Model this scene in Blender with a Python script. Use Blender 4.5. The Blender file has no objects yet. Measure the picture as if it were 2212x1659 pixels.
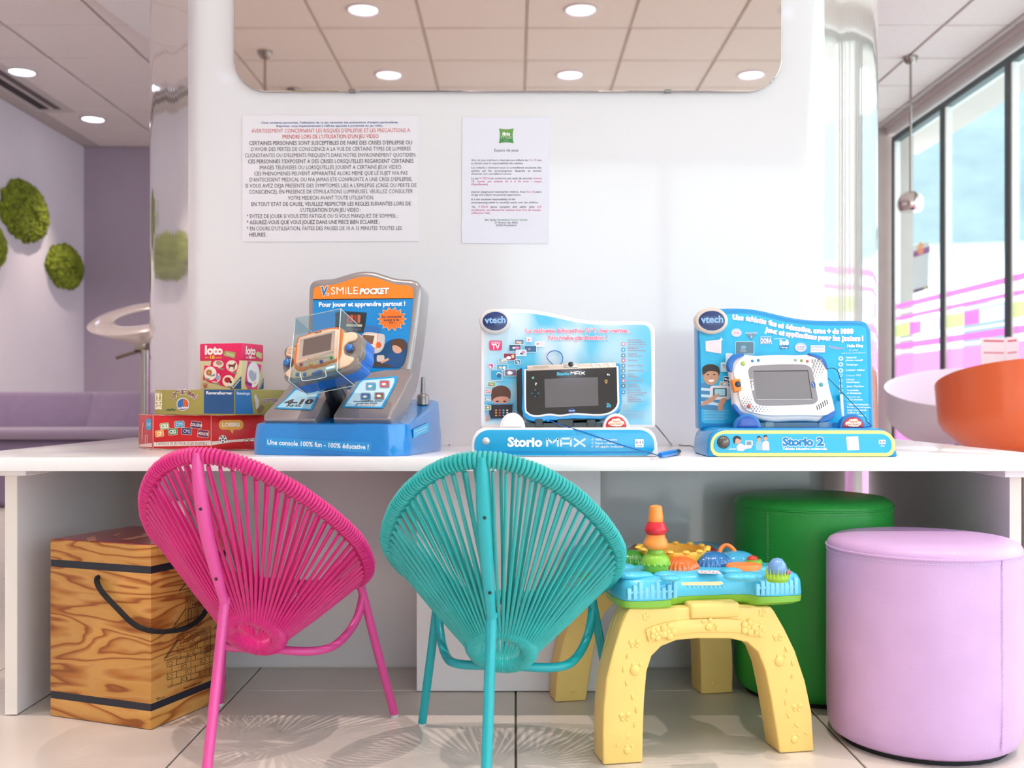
import bpy, bmesh, math, random
from mathutils import Vector, Matrix
random.seed(7)
scn = bpy.context.scene
col = scn.collection
R = math.radians

# ------------------------------------------------------------------ camera
F, CX, CY, H = 2250.0, 1114.0, 863.0, 0.631      # focal length and principal point in pixels of 2212x1659, eye height
cam_d = bpy.data.cameras.new('camera')
cam_d.sensor_fit = 'HORIZONTAL'; cam_d.sensor_width = 36.0; cam_d.lens = 36.0 * F / 2212
cam_d.shift_x = -(CX - 1106.0) / 2212; cam_d.shift_y = (CY - 829.5) / 2212
cam_d.clip_start = 0.05; cam_d.clip_end = 200
cam_d.dof.use_dof = True; cam_d.dof.focus_distance = 1.98; cam_d.dof.aperture_fstop = 5.0
cam = bpy.data.objects.new('camera', cam_d); col.objects.link(cam)
cam.location = (0, 0, H); cam.rotation_euler = (R(90), 0, 0)
scn.camera = cam

# ------------------------------------------------------------------ world, exposure
world = bpy.data.worlds.new('overcast_sky'); scn.world = world; world.use_nodes = True
bg = world.node_tree.nodes['Background']
bg.inputs['Color'].default_value = (0.93, 0.965, 1.0, 1); bg.inputs['Strength'].default_value = 3.0
scn.view_settings.view_transform = 'Standard'; scn.view_settings.look = 'None'
scn.view_settings.gamma = 1.0; scn.view_settings.use_curve_mapping = False
scn.view_settings.exposure = 0.38
SPOT_W = 66.0

# ------------------------------------------------------------------ helpers
def at(px, py, D): return Vector(((px - CX) * D / F, D, H - (py - CY) * D / F))
def onz(px, py, z): return at(px, py, F * (H - z) / (py - CY))
def lin(h):
    h = h.lstrip('#'); o = []
    for i in (0, 2, 4):
        c = int(h[i:i+2], 16) / 255
        o.append(c / 12.92 if c <= 0.04045 else ((c + 0.055) / 1.055) ** 2.4)
    return (*o, 1)
MATS = {}
def M(hexc, rough=0.5, metal=0.0, coat=0.0, var=0.0, vscale=8.0, bump=0.0, bscale=60.0, spec=0.5, emit=0.0, alpha=1.0, sss=0.0, sheen=0.0):
    key = (hexc, rough, metal, coat, var, vscale, bump, bscale, spec, emit, alpha, sss, sheen)
    if key in MATS: return MATS[key]
    m = bpy.data.materials.new('surface_' + hexc.lstrip('#')); m.use_nodes = True
    nt = m.node_tree; b = nt.nodes['Principled BSDF']
    b.inputs['Base Color'].default_value = lin(hexc); b.inputs['Roughness'].default_value = rough
    b.inputs['Metallic'].default_value = metal; b.inputs['Coat Weight'].default_value = coat
    b.inputs['Coat Roughness'].default_value = 0.05
    b.inputs['Specular IOR Level'].default_value = spec; b.inputs['Alpha'].default_value = alpha
    b.inputs['Sheen Weight'].default_value = sheen
    if sss: b.inputs['Subsurface Weight'].default_value = sss; b.inputs['Subsurface Scale'].default_value = 0.01
    if emit: b.inputs['Emission Color'].default_value = lin(hexc); b.inputs['Emission Strength'].default_value = emit
    if var or bump:
        tc = nt.nodes.new('ShaderNodeTexCoord')
    if var:
        n = nt.nodes.new('ShaderNodeTexNoise'); n.inputs['Scale'].default_value = vscale; n.inputs['Detail'].default_value = 4
        nt.links.new(tc.outputs['Object'], n.inputs['Vector'])
        r = nt.nodes.new('ShaderNodeValToRGB'); c = lin(hexc)
        r.color_ramp.elements[0].position = 0.3; r.color_ramp.elements[1].position = 0.7
        r.color_ramp.elements[0].color = (*[max(0, x * (1 - var)) for x in c[:3]], 1)
        r.color_ramp.elements[1].color = (*[min(1, x * (1 + var)) for x in c[:3]], 1)
        nt.links.new(n.outputs['Fac'], r.inputs['Fac']); nt.links.new(r.outputs['Color'], b.inputs['Base Color'])
    if bump:
        n2 = nt.nodes.new('ShaderNodeTexNoise'); n2.inputs['Scale'].default_value = bscale; n2.inputs['Detail'].default_value = 5
        nt.links.new(tc.outputs['Object'], n2.inputs['Vector'])
        bp = nt.nodes.new('ShaderNodeBump'); bp.inputs['Strength'].default_value = bump; bp.inputs['Distance'].default_value = 0.002
        nt.links.new(n2.outputs['Fac'], bp.inputs['Height']); nt.links.new(bp.outputs['Normal'], b.inputs['Normal'])
    MATS[key] = m; return m
def ink(hexc): return M(hexc, 0.45)
def clear_mat(name, tint, opacity, rough=0.02, refl=1.0):
    m = bpy.data.materials.new(name); m.use_nodes = True; nt = m.node_tree
    for n in list(nt.nodes):
        if n.type == 'BSDF_PRINCIPLED': nt.nodes.remove(n)
    out = [n for n in nt.nodes if n.type == 'OUTPUT_MATERIAL'][0]
    t = nt.nodes.new('ShaderNodeBsdfTransparent'); t.inputs['Color'].default_value = lin(tint)
    g = nt.nodes.new('ShaderNodeBsdfGlossy'); g.inputs['Roughness'].default_value = rough; g.inputs['Color'].default_value = (refl, refl, refl, 1)
    lw = nt.nodes.new('ShaderNodeLayerWeight'); lw.inputs['Blend'].default_value = 0.5
    pw = nt.nodes.new('ShaderNodeMath'); pw.operation = 'POWER'; pw.inputs[1].default_value = 5.0
    fr = nt.nodes.new('ShaderNodeMath'); fr.operation = 'MULTIPLY_ADD'; fr.inputs[1].default_value = 0.9; fr.inputs[2].default_value = 0.04
    nt.links.new(lw.outputs['Facing'], pw.inputs[0]); nt.links.new(pw.outputs[0], fr.inputs[0])
    mx = nt.nodes.new('ShaderNodeMixShader'); nt.links.new(fr.outputs[0], mx.inputs[0])
    nt.links.new(t.outputs[0], mx.inputs[1]); nt.links.new(g.outputs[0], mx.inputs[2])
    if opacity:
        d = nt.nodes.new('ShaderNodeBsdfTranslucent'); d.inputs['Color'].default_value = lin(tint)
        m2 = nt.nodes.new('ShaderNodeMixShader'); m2.inputs[0].default_value = opacity
        nt.links.new(mx.outputs[0], m2.inputs[1]); nt.links.new(d.outputs[0], m2.inputs[2]); mx = m2
    nt.links.new(mx.outputs[0], out.inputs['Surface']); return m

class Thing:
    """An Empty at a thing's base; its parts are meshes parented to it."""
    def __init__(s, name, label, cat, loc=(0, 0, 0), rz=0.0, group=None, kind=None):
        o = bpy.data.objects.new(name, None); col.objects.link(o); o.empty_display_size = 0.05
        o.location = loc; o.rotation_euler = (0, 0, rz); s.o = o
        s.m = Matrix.Translation(Vector(loc)) @ Matrix.Rotation(rz, 4, 'Z')
        tag(o, label, cat, group, kind)
    def w(s, *p): return s.m @ Vector(p)
def tag(o, label=None, cat=None, group=None, kind=None):
    if label: o['label'] = label
    if cat: o['category'] = cat
    if group: o['group'] = group
    if kind: o['kind'] = kind
    return o

class MB:
    def __init__(s): s.v, s.f, s.mi = [], [], []
    def add(s, vs, fs, mi=0):
        b = len(s.v); s.v += [Vector(p) for p in vs]
        for f in fs: s.f.append([b + i for i in f]); s.mi.append(mi)
        return s
    def box(s, lo, hi, mi=0, m=None):
        x0, y0, z0 = lo; x1, y1, z1 = hi
        vs = [Vector(p) for p in ((x0,y0,z0),(x1,y0,z0),(x1,y1,z0),(x0,y1,z0),(x0,y0,z1),(x1,y0,z1),(x1,y1,z1),(x0,y1,z1))]
        if m: vs = [m @ p for p in vs]
        return s.add(vs, [(0,3,2,1),(4,5,6,7),(0,1,5,4),(1,2,6,5),(2,3,7,6),(3,0,4,7)], mi)
    def tube(s, pts, r, n=10, closed=False, mi=0, caps=True, flat=1.0):
        pts = [Vector(p) for p in pts]; k = len(pts)
        rs = r if isinstance(r, (list, tuple)) else [r] * k
        tan = []
        for i in range(k):
            a = pts[(i - 1) % k] if (closed or i > 0) else pts[0]
            b = pts[(i + 1) % k] if (closed or i < k - 1) else pts[-1]
            tan.append((b - a).normalized())
        up = Vector((0, 0, 1)) if abs(tan[0].z) < 0.9 else Vector((1, 0, 0))
        nrm = (up - tan[0] * up.dot(tan[0])).normalized(); vs = []
        for i in range(k):
            nrm = (nrm - tan[i] * nrm.dot(tan[i])).normalized(); bi = tan[i].cross(nrm)
            for j in range(n):
                a = 2 * math.pi * j / n
                vs.append(pts[i] + (nrm * math.cos(a) * flat + bi * math.sin(a)) * rs[i])
        fs = []
        for i in range(k if closed else k - 1):
            for j in range(n):
                a, b2 = i * n + j, i * n + (j + 1) % n; i2 = (i + 1) % k
                fs.append((a, b2, i2 * n + (j + 1) % n, i2 * n + j))
        if caps and not closed:
            fs.append(tuple(reversed(range(n)))); fs.append(tuple(range((k - 1) * n, k * n)))
        return s.add(vs, fs, mi)
    def lathe(s, prof, n=24, c=(0, 0, 0), m=None, mi=0):
        """prof: (radius, z) pairs from bottom to top around the local z axis"""
        vs, fs, rows = [], [], []
        for (r, z) in prof:
            if r < 1e-6: rows.append([len(vs)]); vs.append(Vector((0, 0, z)))
            else:
                rows.append(list(range(len(vs), len(vs) + n)))
                vs += [Vector((r * math.cos(2 * math.pi * j / n), r * math.sin(2 * math.pi * j / n), z)) for j in range(n)]
        for a, b in zip(rows, rows[1:]):
            for j in range(n):
                j2 = (j + 1) % n
                if len(a) == 1 and len(b) == 1: continue
                if len(a) == 1: fs.append((a[0], b[j2], b[j]))
                elif len(b) == 1: fs.append((a[j], a[j2], b[0]))
                else: fs.append((a[j], a[j2], b[j2], b[j]))
        if len(rows[0]) > 1: fs.append(tuple(reversed(rows[0])))
        if len(rows[-1]) > 1: fs.append(tuple(rows[-1]))
        vs = [(m @ p if m else p) + Vector(c) for p in vs]
        return s.add(vs, fs, mi)
    def ball(s, c, r, n=20, k=10, m=None, mi=0, lo=-0.5, hi=0.5):
        rx, ry, rz = r if isinstance(r, (tuple, list)) else (r, r, r)
        sub = MB(); sub.lathe([(math.cos(math.pi * (lo + (hi - lo) * i / k)) if 0 < i < k or abs(lo) < .5 or abs(hi) < .5 else 0, math.sin(math.pi * (lo + (hi - lo) * i / k))) for i in range(k + 1)], n)
        vs = [Vector((p.x * rx, p.y * ry, p.z * rz)) for p in sub.v]
        return s.add([(m @ p if m else p) + Vector(c) for p in vs], sub.f, mi)
    def prism(s, front, back, mi=0):
        """two matching 3-D outlines, front counter-clockwise seen from outside"""
        n = len(front)
        fs = [tuple(range(n)), tuple(reversed(range(n, 2 * n)))]
        for i in range(n): j = (i + 1) % n; fs.append((i, n + i, n + j, j))
        return s.add(list(front) + list(back), fs, mi)
    def build(s, name, mat, parent=None, bevel=0.0, seg=2, smooth=40, local=False, label=None, cat=None, group=None, kind=None, bang=30):
        th = parent if isinstance(parent, Thing) else None
        par = parent.o if th else parent
        root = par
        while root is not None and root.parent: root = root.parent
        inv = None
        if root is not None and not local:
            inv = (Matrix.Translation(root.location) @ root.rotation_euler.to_matrix().to_4x4()).inverted()
        vs = [inv @ p for p in s.v] if inv else s.v
        me = bpy.data.meshes.new(name); me.from_pydata([tuple(p) for p in vs], [], s.f)
        mats = mat if isinstance(mat, (list, tuple)) else [mat]
        for q in mats: me.materials.append(q)
        if len(mats) > 1:
            for p, i in zip(me.polygons, s.mi): p.material_index = i
        bm = bmesh.new(); bm.from_mesh(me)
        bmesh.ops.recalc_face_normals(bm, faces=bm.faces)
        if bevel:
            es = [e for e in bm.edges if len(e.link_faces) == 2 and e.calc_face_angle(0) > R(bang)]
            bmesh.ops.bevel(bm, geom=es, offset=bevel, segments=seg, affect='EDGES', profile=0.5, clamp_overlap=True)
        bm.to_mesh(me); bm.free()
        if smooth:
            me.polygons.foreach_set('use_smooth', [True] * len(me.polygons)); me.set_sharp_from_angle(angle=R(smooth))
        o = bpy.data.objects.new(name, me); col.objects.link(o)
        if par is not None: o.parent = par
        return tag(o, label, cat, group, kind)

def structure(o): o['kind'] = 'structure'; return o

class Plane:
    """A plane in the world; px() gives the point of it that shows at a photo position."""
    def __init__(s, p, n): s.p = Vector(p); s.n = Vector(n).normalized()          # n looks at the viewer
    def px(s, x, y, lift=0.0):
        o = Vector((0, 0, H)); d = Vector(((x - CX) / F, 1, -(y - CY) / F))
        return o + d * ((s.p - o).dot(s.n) / d.dot(s.n)) + s.n * lift
class Crop:
    """measurements read in an enlarged piece of the photograph: origin and scale"""
    def __init__(s, ox, oy, sc): s.ox, s.oy, s.sc = ox, oy, sc
    def __call__(s, x, y): return (s.ox + x / s.sc, s.oy + y / s.sc)

GLY = {}
def glyphs(body, bold):
    if 'M' in body: bold = 0.0
    k = (body, bold)
    if k not in GLY:
        c = bpy.data.curves.new('t', 'FONT'); c.body = body; c.size = 1; c.resolution_u = 2; c.offset = bold; c.fill_mode = 'FRONT'
        o = bpy.data.objects.new('t', c); me = o.to_mesh()
        vs = [v.co.copy() for v in me.vertices]; fs = [tuple(p.vertices) for p in me.polygons]
        o.to_mesh_clear(); bpy.data.objects.remove(o); bpy.data.curves.remove(c)
        x0 = min((v.x for v in vs), default=0); x1 = max((v.x for v in vs), default=1)
        GLY[k] = ([(v.x - x0, v.y) for v in vs], fs, max(1e-6, x1 - x0))
    return GLY[k]
def cap(): 
    v, f, w = glyphs('H', 0.0); return max(p[1] for p in v)
CAP = cap()

class Print:
    """flat print laid on a plane; every call adds to the named layer mesh"""
    def __init__(s, plane, crop, base=0.0003): s.pl, s.c, s.mb, s.mats, s.base, s.n = plane, crop, MB(), [], base, 0
    def mi(s, m):
        m = ink(m) if isinstance(m, str) else m
        if m not in s.mats: s.mats.append(m)
        return s.mats.index(m)
    def P(s, x, y, L): return s.pl.px(*s.c(x, y), s.base + L)
    def lift(s): s.n += 1; return min(s.n, 400) * 0.000006
    def poly(s, pts, m):
        L = s.lift(); s.mb.add([s.P(x, y, L) for x, y in pts], [tuple(range(len(pts)))], s.mi(m)); return s
    def ell(s, cx, cy, rx, ry, m, n=20, rot=0):
        c, q = math.cos(R(rot)), math.sin(R(rot))
        return s.poly([(cx + rx * math.cos(a) * c - ry * math.sin(a) * q, cy + rx * math.cos(a) * q + ry * math.sin(a) * c) for a in [2 * math.pi * i / n for i in range(n)]], m)
    def rr(s, x0, y0, x1, y1, r, m, rot=0):
        pts = rrect(x0, y0, x1, y1, r); cx, cy = (x0 + x1) / 2, (y0 + y1) / 2; c, q = math.cos(R(rot)), math.sin(R(rot))
        return s.poly([(cx + (x - cx) * c - (y - cy) * q, cy + (x - cx) * q + (y - cy) * c) for x, y in pts], m)
    def line(s, pts, w, m):
        L = s.lift()
        for (x0, y0), (x1, y1) in zip(pts, pts[1:]):
            dx, dy = x1 - x0, y1 - y0; l = math.hypot(dx, dy) or 1; a, b = -dy / l * w / 2, dx / l * w / 2
            s.mb.add([s.P(x0 + a, y0 + b, L), s.P(x1 + a, y1 + b, L), s.P(x1 - a, y1 - b, L), s.P(x0 - a, y0 - b, L)], [(0, 1, 2, 3)], s.mi(m))
        return s
    def text(s, body, A, B, h, m, bold=0.0, slant=0.0, halo=None, hb=0.06, up=None):
        """baseline from A to B, capital height h, all in crop units"""
        for mm, bo in (([(halo, hb)] if halo else []) + [(m, bold)]):
            v, f, w = glyphs(body, bo); L = s.lift()
            v0, f0, w0 = glyphs(body, bold); e = (w - w0) / 2
            dx, dy = B[0] - A[0], B[1] - A[1]; l = math.hypot(dx, dy)
            ux, uy = up or (dy / l, -dx / l)
            vs = []
            for (x, y) in v:
                t = (x - e + slant * y * 1.0) / w0; q = y / CAP * h
                vs.append(s.P(A[0] + dx * t + ux * q, A[1] + dy * t + uy * q, L))
            s.mb.add(vs, f, s.mi(mm))
        return s
    def build(s, name, parent, **k): 
        if not s.mb.v: return None
        return s.mb.build(name, s.mats, parent, smooth=0, **k)
    def fresh(s): return Print(s.pl, s.c, s.base + 0.0001)
def rrect(x0, y0, x1, y1, r, n=5):
    pts = []
    for (cx, cy, a0) in ((x1 - r, y1 - r, 0), (x0 + r, y1 - r, 90), (x0 + r, y0 + r, 180), (x1 - r, y0 + r, 270)):
        for i in range(n + 1):
            a = R(a0 + 90 * i / n); pts.append((cx + r * math.cos(a), cy + r * math.sin(a)))
    return pts
def spline(pts, n=4, closed=False):
    """Catmull-Rom through points of any dimension"""
    pts = [tuple(p) for p in pts]; k = len(pts); out = []
    for i in range(k if closed else k - 1):
        g = lambda j: pts[j % k] if closed else pts[min(max(j, 0), k - 1)]
        a, b, c, d = g(i - 1), g(i), g(i + 1), g(i + 2)
        for q in range(n):
            t = q / n
            out.append(tuple(0.5 * (2 * b[e] + (c[e] - a[e]) * t + (2 * a[e] - 5 * b[e] + 4 * c[e] - d[e]) * t * t + (3 * b[e] - a[e] - 3 * c[e] + d[e]) * t ** 3) for e in range(len(b))))
    if not closed: out.append(pts[-1])
    return out
def slab(mb, plane, crop, pts, depth, front=0.0, mi=0, shrink=0.0):
    """a solid traced on a plane and given real thickness behind it"""
    fr = [plane.px(*crop(x, y), front) for x, y in pts]
    c = sum(fr, Vector()) / len(fr)
    bk = [p - plane.n * depth + (c - p) * shrink for p in fr]
    return mb.prism(fr, bk, mi)
# ------------------------------------------------------------------ room shell
CEIL, XL, XR, YB, YF = 2.79, -3.69, 2.95, 8.9, -4.2
WY = 2.448                                   # front face of the pillar
M_WALL = M('#efeaee', 0.6, var=0.02, vscale=3)
M_GLOSS = M('#e3dfe3', 0.16, coat=0.6, spec=0.5)
# floor slab and tiles
floor = structure(MB().box((XL - .2, YF, -0.10), (XR + .6, YB + .3, -0.004)).build('floor', M('#5f5853', 0.9), smooth=0))
def floor_mat():
    m = bpy.data.materials.new('floor_tile'); m.use_nodes = True; nt = m.node_tree; b = nt.nodes['Principled BSDF']
    b.inputs['Roughness'].default_value = 0.32
    tc = nt.nodes.new('ShaderNodeTexCoord'); oi = nt.nodes.new('ShaderNodeObjectInfo')
    n = nt.nodes.new('ShaderNodeTexNoise'); n.inputs['Scale'].default_value = 5; n.inputs['Detail'].default_value = 8
    ad = nt.nodes.new('ShaderNodeVectorMath'); ad.operation = 'ADD'
    nt.links.new(tc.outputs['Object'], ad.inputs[0]); nt.links.new(oi.outputs['Location'], ad.inputs[1]); nt.links.new(ad.outputs[0], n.inputs['Vector'])
    r = nt.nodes.new('ShaderNodeValToRGB'); r.color_ramp.elements[0].position = .35; r.color_ramp.elements[1].position = .7
    r.color_ramp.elements[0].color = lin('#d2c9c1'); r.color_ramp.elements[1].color = lin('#dad2cb')
    nt.links.new(n.outputs['Fac'], r.inputs['Fac']); nt.links.new(r.outputs['Color'], b.inputs['Base Color'])
    return m
tile_me = MB().box((-.298, -.298, -.008), (.298, .298, 0)).build('tile', floor_mat(), floor, bevel=0.0012, seg=1, smooth=30, local=True)
me = tile_me.data; bpy.data.objects.remove(tile_me)
def place(me, name, parent, loc, rz=0):
    o = bpy.data.objects.new(name, me); col.objects.link(o); o.parent = parent; o.location = loc; o.rotation_euler = (0, 0, rz); return o
for i in range(-6, 5):
    for j in range(-10, 12):
        y = 2.257 + .3 + .6 * j; x = .3 + .6 * i
        if YF + .3 < y < YB - .1: place(me, 'tile', floor, (x, y, 0))
# ceiling slab and tiles
ceiling = structure(MB().box((XL - .2, YF, CEIL + .004), (XR + .6, YB + .3, CEIL + .12)).build('ceiling', M('#cfc4be', 0.9), smooth=0))
M_CT = M('#f0e6e1', 0.9, var=0.02, vscale=30, bump=0.15, bscale=300)
ct = MB().box((-.291, -.279, 0), (.291, .279, .012)).build('ceiling_tile', M_CT, ceiling, bevel=.003, seg=1, local=True); cme = ct.data; bpy.data.objects.remove(ct)
GX = [.36 + .6 * k for k in range(-6, 5)]
near_rows = [-.878 + .575 * k for k in range(-5, 6)]
far_rows = [5.99 + .2875 + .575 * k for k in range(-6, 5)]
for x in GX:
    for y in near_rows + far_rows:
        if YF + .3 < y < YB - .25: place(cme, 'ceiling_tile', ceiling, (x, y, CEIL - .008))
# white plaster soffit around the pillar
sof = MB(); pts = spline([(-2.25, 5.0), (-2.18, 6.1), (-1.9, 7.4), (-1.2, 8.0), (1.0, 8.0), (1.6, 7.0), (1.7, 5.0), (1.6, 3.2), (1.1, 2.75), (-1.4, 2.75), (-2.1, 3.5)], 5, True)
sof.prism([(x, y, CEIL - .03) for x, y in pts], [(x, y, CEIL - .009) for x, y in pts]); structure(sof.build('trim_1', M('#f4efec', .7), smooth=0))
# walls
structure(MB().box((XL - .2, YF, 0), (XL, YB + .2, CEIL)).build('wall_left', M('#efe8ee', .55, var=.02, vscale=2), smooth=0))
structure(MB().box((XL, YB, 0), (0.4, YB + .2, CEIL)).build('wall_back', M('#b3a3b4', .8, var=.03, vscale=2), smooth=0))
structure(MB().box((0.4, 8.25, 0), (XR + .2, YB + .2, CEIL)).build('wall_back_right', M('#c6b8b2', .8, var=.03), smooth=0))
# the pillar with its rounded glossy cladding
PIL_R = [(.655, WY), (.692, WY + .002), (.716, WY + .012), (.738, WY + .042), (.805, WY + .165), (.87, WY + .285), (1.0, WY + .52), (1.09, WY + .69), (1.125, WY + .80), (1.13, WY + .95)]
PIL_L = [(-.700, WY), (-.737, WY + .002), (-.760, WY + .012), (-.783, WY + .042), (-.860, WY + .207), (-.950, WY + .402), (-1.058, WY + .632), (-1.150, WY + .832), (-1.198, WY + .97), (-1.215, WY + 1.15)]
def pillar_outline(g=0.0):
    return [(x - g * .85, y - g * .5) for x, y in PIL_L[::-1]] + [(x + g * .85, y - g * .5) for x, y in PIL_R]
core = MB(); o = pillar_outline(-.006); core.prism([(x, y, 0) for x, y in o], [(x, y, CEIL - .04) for x, y in o])
pillar = structure(core.build('wall_pillar', M('#d8d2cf', .5)))
def clad(name, pts, mat):
    mb = MB(); inn = []
    for i, (x, y) in enumerate(pts):
        a = pts[max(i - 1, 0)]; b = pts[min(i + 1, len(pts) - 1)]; d = Vector((b[0] - a[0], b[1] - a[1], 0)).normalized()
        inn.append((x - d.y * .005, y + d.x * .005))
    loop = pts + inn[::-1]
    mb.prism([(x, y, .004) for x, y in loop], [(x, y, CEIL - .045) for x, y in loop]); mb.build(name, mat, pillar, smooth=30)
def wavy():
    m = bpy.data.materials.new('gloss_laminate'); m.use_nodes = True; nt = m.node_tree; b = nt.nodes['Principled BSDF']
    b.inputs['Base Color'].default_value = lin('#eadfd6'); b.inputs['Roughness'].default_value = 0.05; b.inputs['Metallic'].default_value = 0; b.inputs['Coat Weight'].default_value = 1.0
    b.inputs['Specular IOR Level'].default_value = .8
    tc = nt.nodes.new('ShaderNodeTexCoord'); mp = nt.nodes.new('ShaderNodeMapping'); mp.inputs['Scale'].default_value = (30, 30, .3)
    n = nt.nodes.new('ShaderNodeTexNoise'); n.inputs['Scale'].default_value = 1; n.inputs['Detail'].default_value = 2
    bp = nt.nodes.new('ShaderNodeBump'); bp.inputs['Strength'].default_value = .05; bp.inputs['Distance'].default_value = .003
    nt.links.new(tc.outputs['Object'], mp.inputs[0]); nt.links.new(mp.outputs[0], n.inputs['Vector']); nt.links.new(n.outputs['Fac'], bp.inputs['Height'])
    nt.links.new(bp.outputs['Normal'], b.inputs['Normal']); nt.links.new(bp.outputs['Normal'], b.inputs['Coat Normal']); return m
M_WAVY = wavy()
def smooth_curve(p): return [tuple(q) for q in spline(p, 4)]
clad('front_panel', smooth_curve(PIL_L[:4][::-1]) + smooth_curve(PIL_R[:4]), M_GLOSS)
clad('side_panel', smooth_curve([(x, y + .003) for x, y in PIL_L[3:]][::-1]), M_WAVY); clad('side_panel', smooth_curve([(x, y + .003) for x, y in PIL_R[3:]]), M_WAVY)
# ------------------------------------------------------------------ window wall on the right
M_FRAME = M('#59666a', .45, metal=.3)
M_PANE = clear_mat('window_glass', '#f2fbfb', 0)
M_PINK = clear_mat('pink_film', '#f6bfe6', .5); M_PINK2 = clear_mat('deep_pink_film', '#efaede', .5)
M_LIME = clear_mat('lime_film', '#e6f2bc', .5); M_LILAC = clear_mat('lilac_film', '#f0e8f6', .5); M_FROST = clear_mat('frosted_film', '#ffffff', .5)
WT, NB = 2.69, 12
MY = [8.18 - .96 * k for k in range(NB + 1)]
structure(MB().box((XR - .01, YF, WT + .03), (XR + .2, 8.25, CEIL)).build('trim_2', M('#e9e4e1', .6), smooth=0))
for k in range(2):
    structure(MB().box((XR - .07 - .05 * k, YF, CEIL - .02), (XR - .05 - .05 * k, 8.25, CEIL)).build('trim_%d' % (3 + k), M('#c9c2bd', .5), smooth=0))
for k in range(NB):
    y1, y0 = MY[k], MY[k + 1]; w = .03
    fr = MB(); fr.box((XR, y0, 0), (XR + .06, y0 + w, WT)).box((XR, y1 - w, 0), (XR + .06, y1, WT)).box((XR, y0 + w, WT - .045), (XR + .06, y1 - w, WT)).box((XR, y0 + w, 0), (XR + .06, y1 - w, .06))
    win = structure(fr.build('window_%d' % (k + 1), M_FRAME, bevel=.003, seg=1))
    MB().box((XR + .028, y0 + w, .06), (XR + .036, y1 - w, WT - .045)).build('pane', M_PANE, win, smooth=0)
    MB().box((XR + .01, y1 - w - .022, .06), (XR + .05, y1 - w, WT - .045)).build('white_bead', M('#f4f4f0', .5), win, smooth=0)
    def strip(nm, z0, z1, m, a=0.0, b=1.0):
        ya, yb = y1 - w - (y1 - y0 - 2 * w) * a, y1 - w - (y1 - y0 - 2 * w) * b
        MB().box((XR + .0265, yb, z0), (XR + .0275, ya, z1)).build(nm, m, win, smooth=0)
    if k < 5:
        strip('film_stripe', 1.336, 1.375, M_PINK2); strip('film_stripe', 1.297, 1.318, M_FROST); strip('film_stripe', 1.249, 1.277, M_PINK2)
        strip('film_stripe', 1.222, 1.238, M_FROST)
        strip('film_block', 1.12, 1.212, M_LIME, 0, .30); strip('film_block', 1.12, 1.212, M_PINK2, .31, .55); strip('film_block', 1.12, 1.212, M_LILAC, .56, 1)
        strip('film_stripe', 1.085, 1.10, M_FROST); strip('film_stripe', 1.022, 1.068, M_PINK2); strip('film_stripe', .99, 1.008, M_FROST)
        strip('film_panel', .07, .978, M_PINK)
# unseen glazed bays added behind the viewer for daylight fill, beside solid wall
structure(MB().box((XL, YF - .2, 0), (-.15, YF, CEIL)).build('wall_front', M('#efe6e4', .6, var=.02), smooth=0))
for k in range(2):
    x0 = -.15 + k * 1.55; x1 = x0 + 1.55
    fr = MB(); fr.box((x0, YF - .06, 0), (x0 + .05, YF, CEIL)).box((x1 - .05, YF - .06, 0), (x1, YF, CEIL)).box((x0 + .05, YF - .06, CEIL - .1), (x1 - .05, YF, CEIL)).box((x0 + .05, YF - .06, 0), (x1 - .05, YF, .08))
    win = structure(fr.build('window_%d' % (NB + 1 + k), M_FRAME))
    MB().box((x0 + .05, YF - .035, .08), (x1 - .05, YF - .028, CEIL - .1)).build('pane', M_PANE, win, smooth=0)
# outside: pavement and the pale house across the street
structure(MB().box((XR + .6, -14, -.15), (40, 40, -.1)).build('ground', M('#efeeec', .9, var=.04), smooth=0))
hb = Thing('house', 'pale overexposed house across the street seen through the window', 'house', (14.5, 24, -.1), R(-14))
MB().box((-6, -5, 0), (9, 5, 3.8)).build('wall', M('#eef0ee', .9, var=.02), hb, local=True, smooth=0)
MB().prism([(-6.4, -5.6, 3.7), (9.4, -5.6, 3.7), (9.4, 0, 8.2), (-6.4, 0, 8.2)], [(-6.4, -5.4, 3.9), (9.4, -5.4, 3.9), (9.4, .2, 8.4), (-6.4, .2, 8.4)]).build('roof', M('#82939a', .9, var=.10, vscale=1.5), hb, local=True, smooth=0)
MB().prism([(-3.2, -5.75, 4.2), (-1.4, -5.75, 4.2), (-1.4, -5.75, 5.6), (-2.3, -5.75, 6.3), (-3.2, -5.75, 5.6)], [(-3.2, -3.0, 4.2), (-1.4, -3.0, 4.2), (-1.4, -3.0, 5.6), (-2.3, -3.0, 6.3), (-3.2, -3.0, 5.6)]).build('dormer', M('#dfe4e4', .9), hb, local=True, smooth=0)
for i, x in enumerate((-4.8, -2.6, -.4, 1.8, 4.0)):
    for z in (1.2,):
        f = MB().box((x, -5.05, z), (x + 1.0, -4.98, z + 1.5)).build('window', M('#ffffff', .6), hb, local=True, smooth=0)
        MB().box((x + .08, -5.07, z + .08), (x + .92, -5.04, z + 1.42)).build('pane', M('#7d9096', .2), f, local=True, smooth=0)
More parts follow.
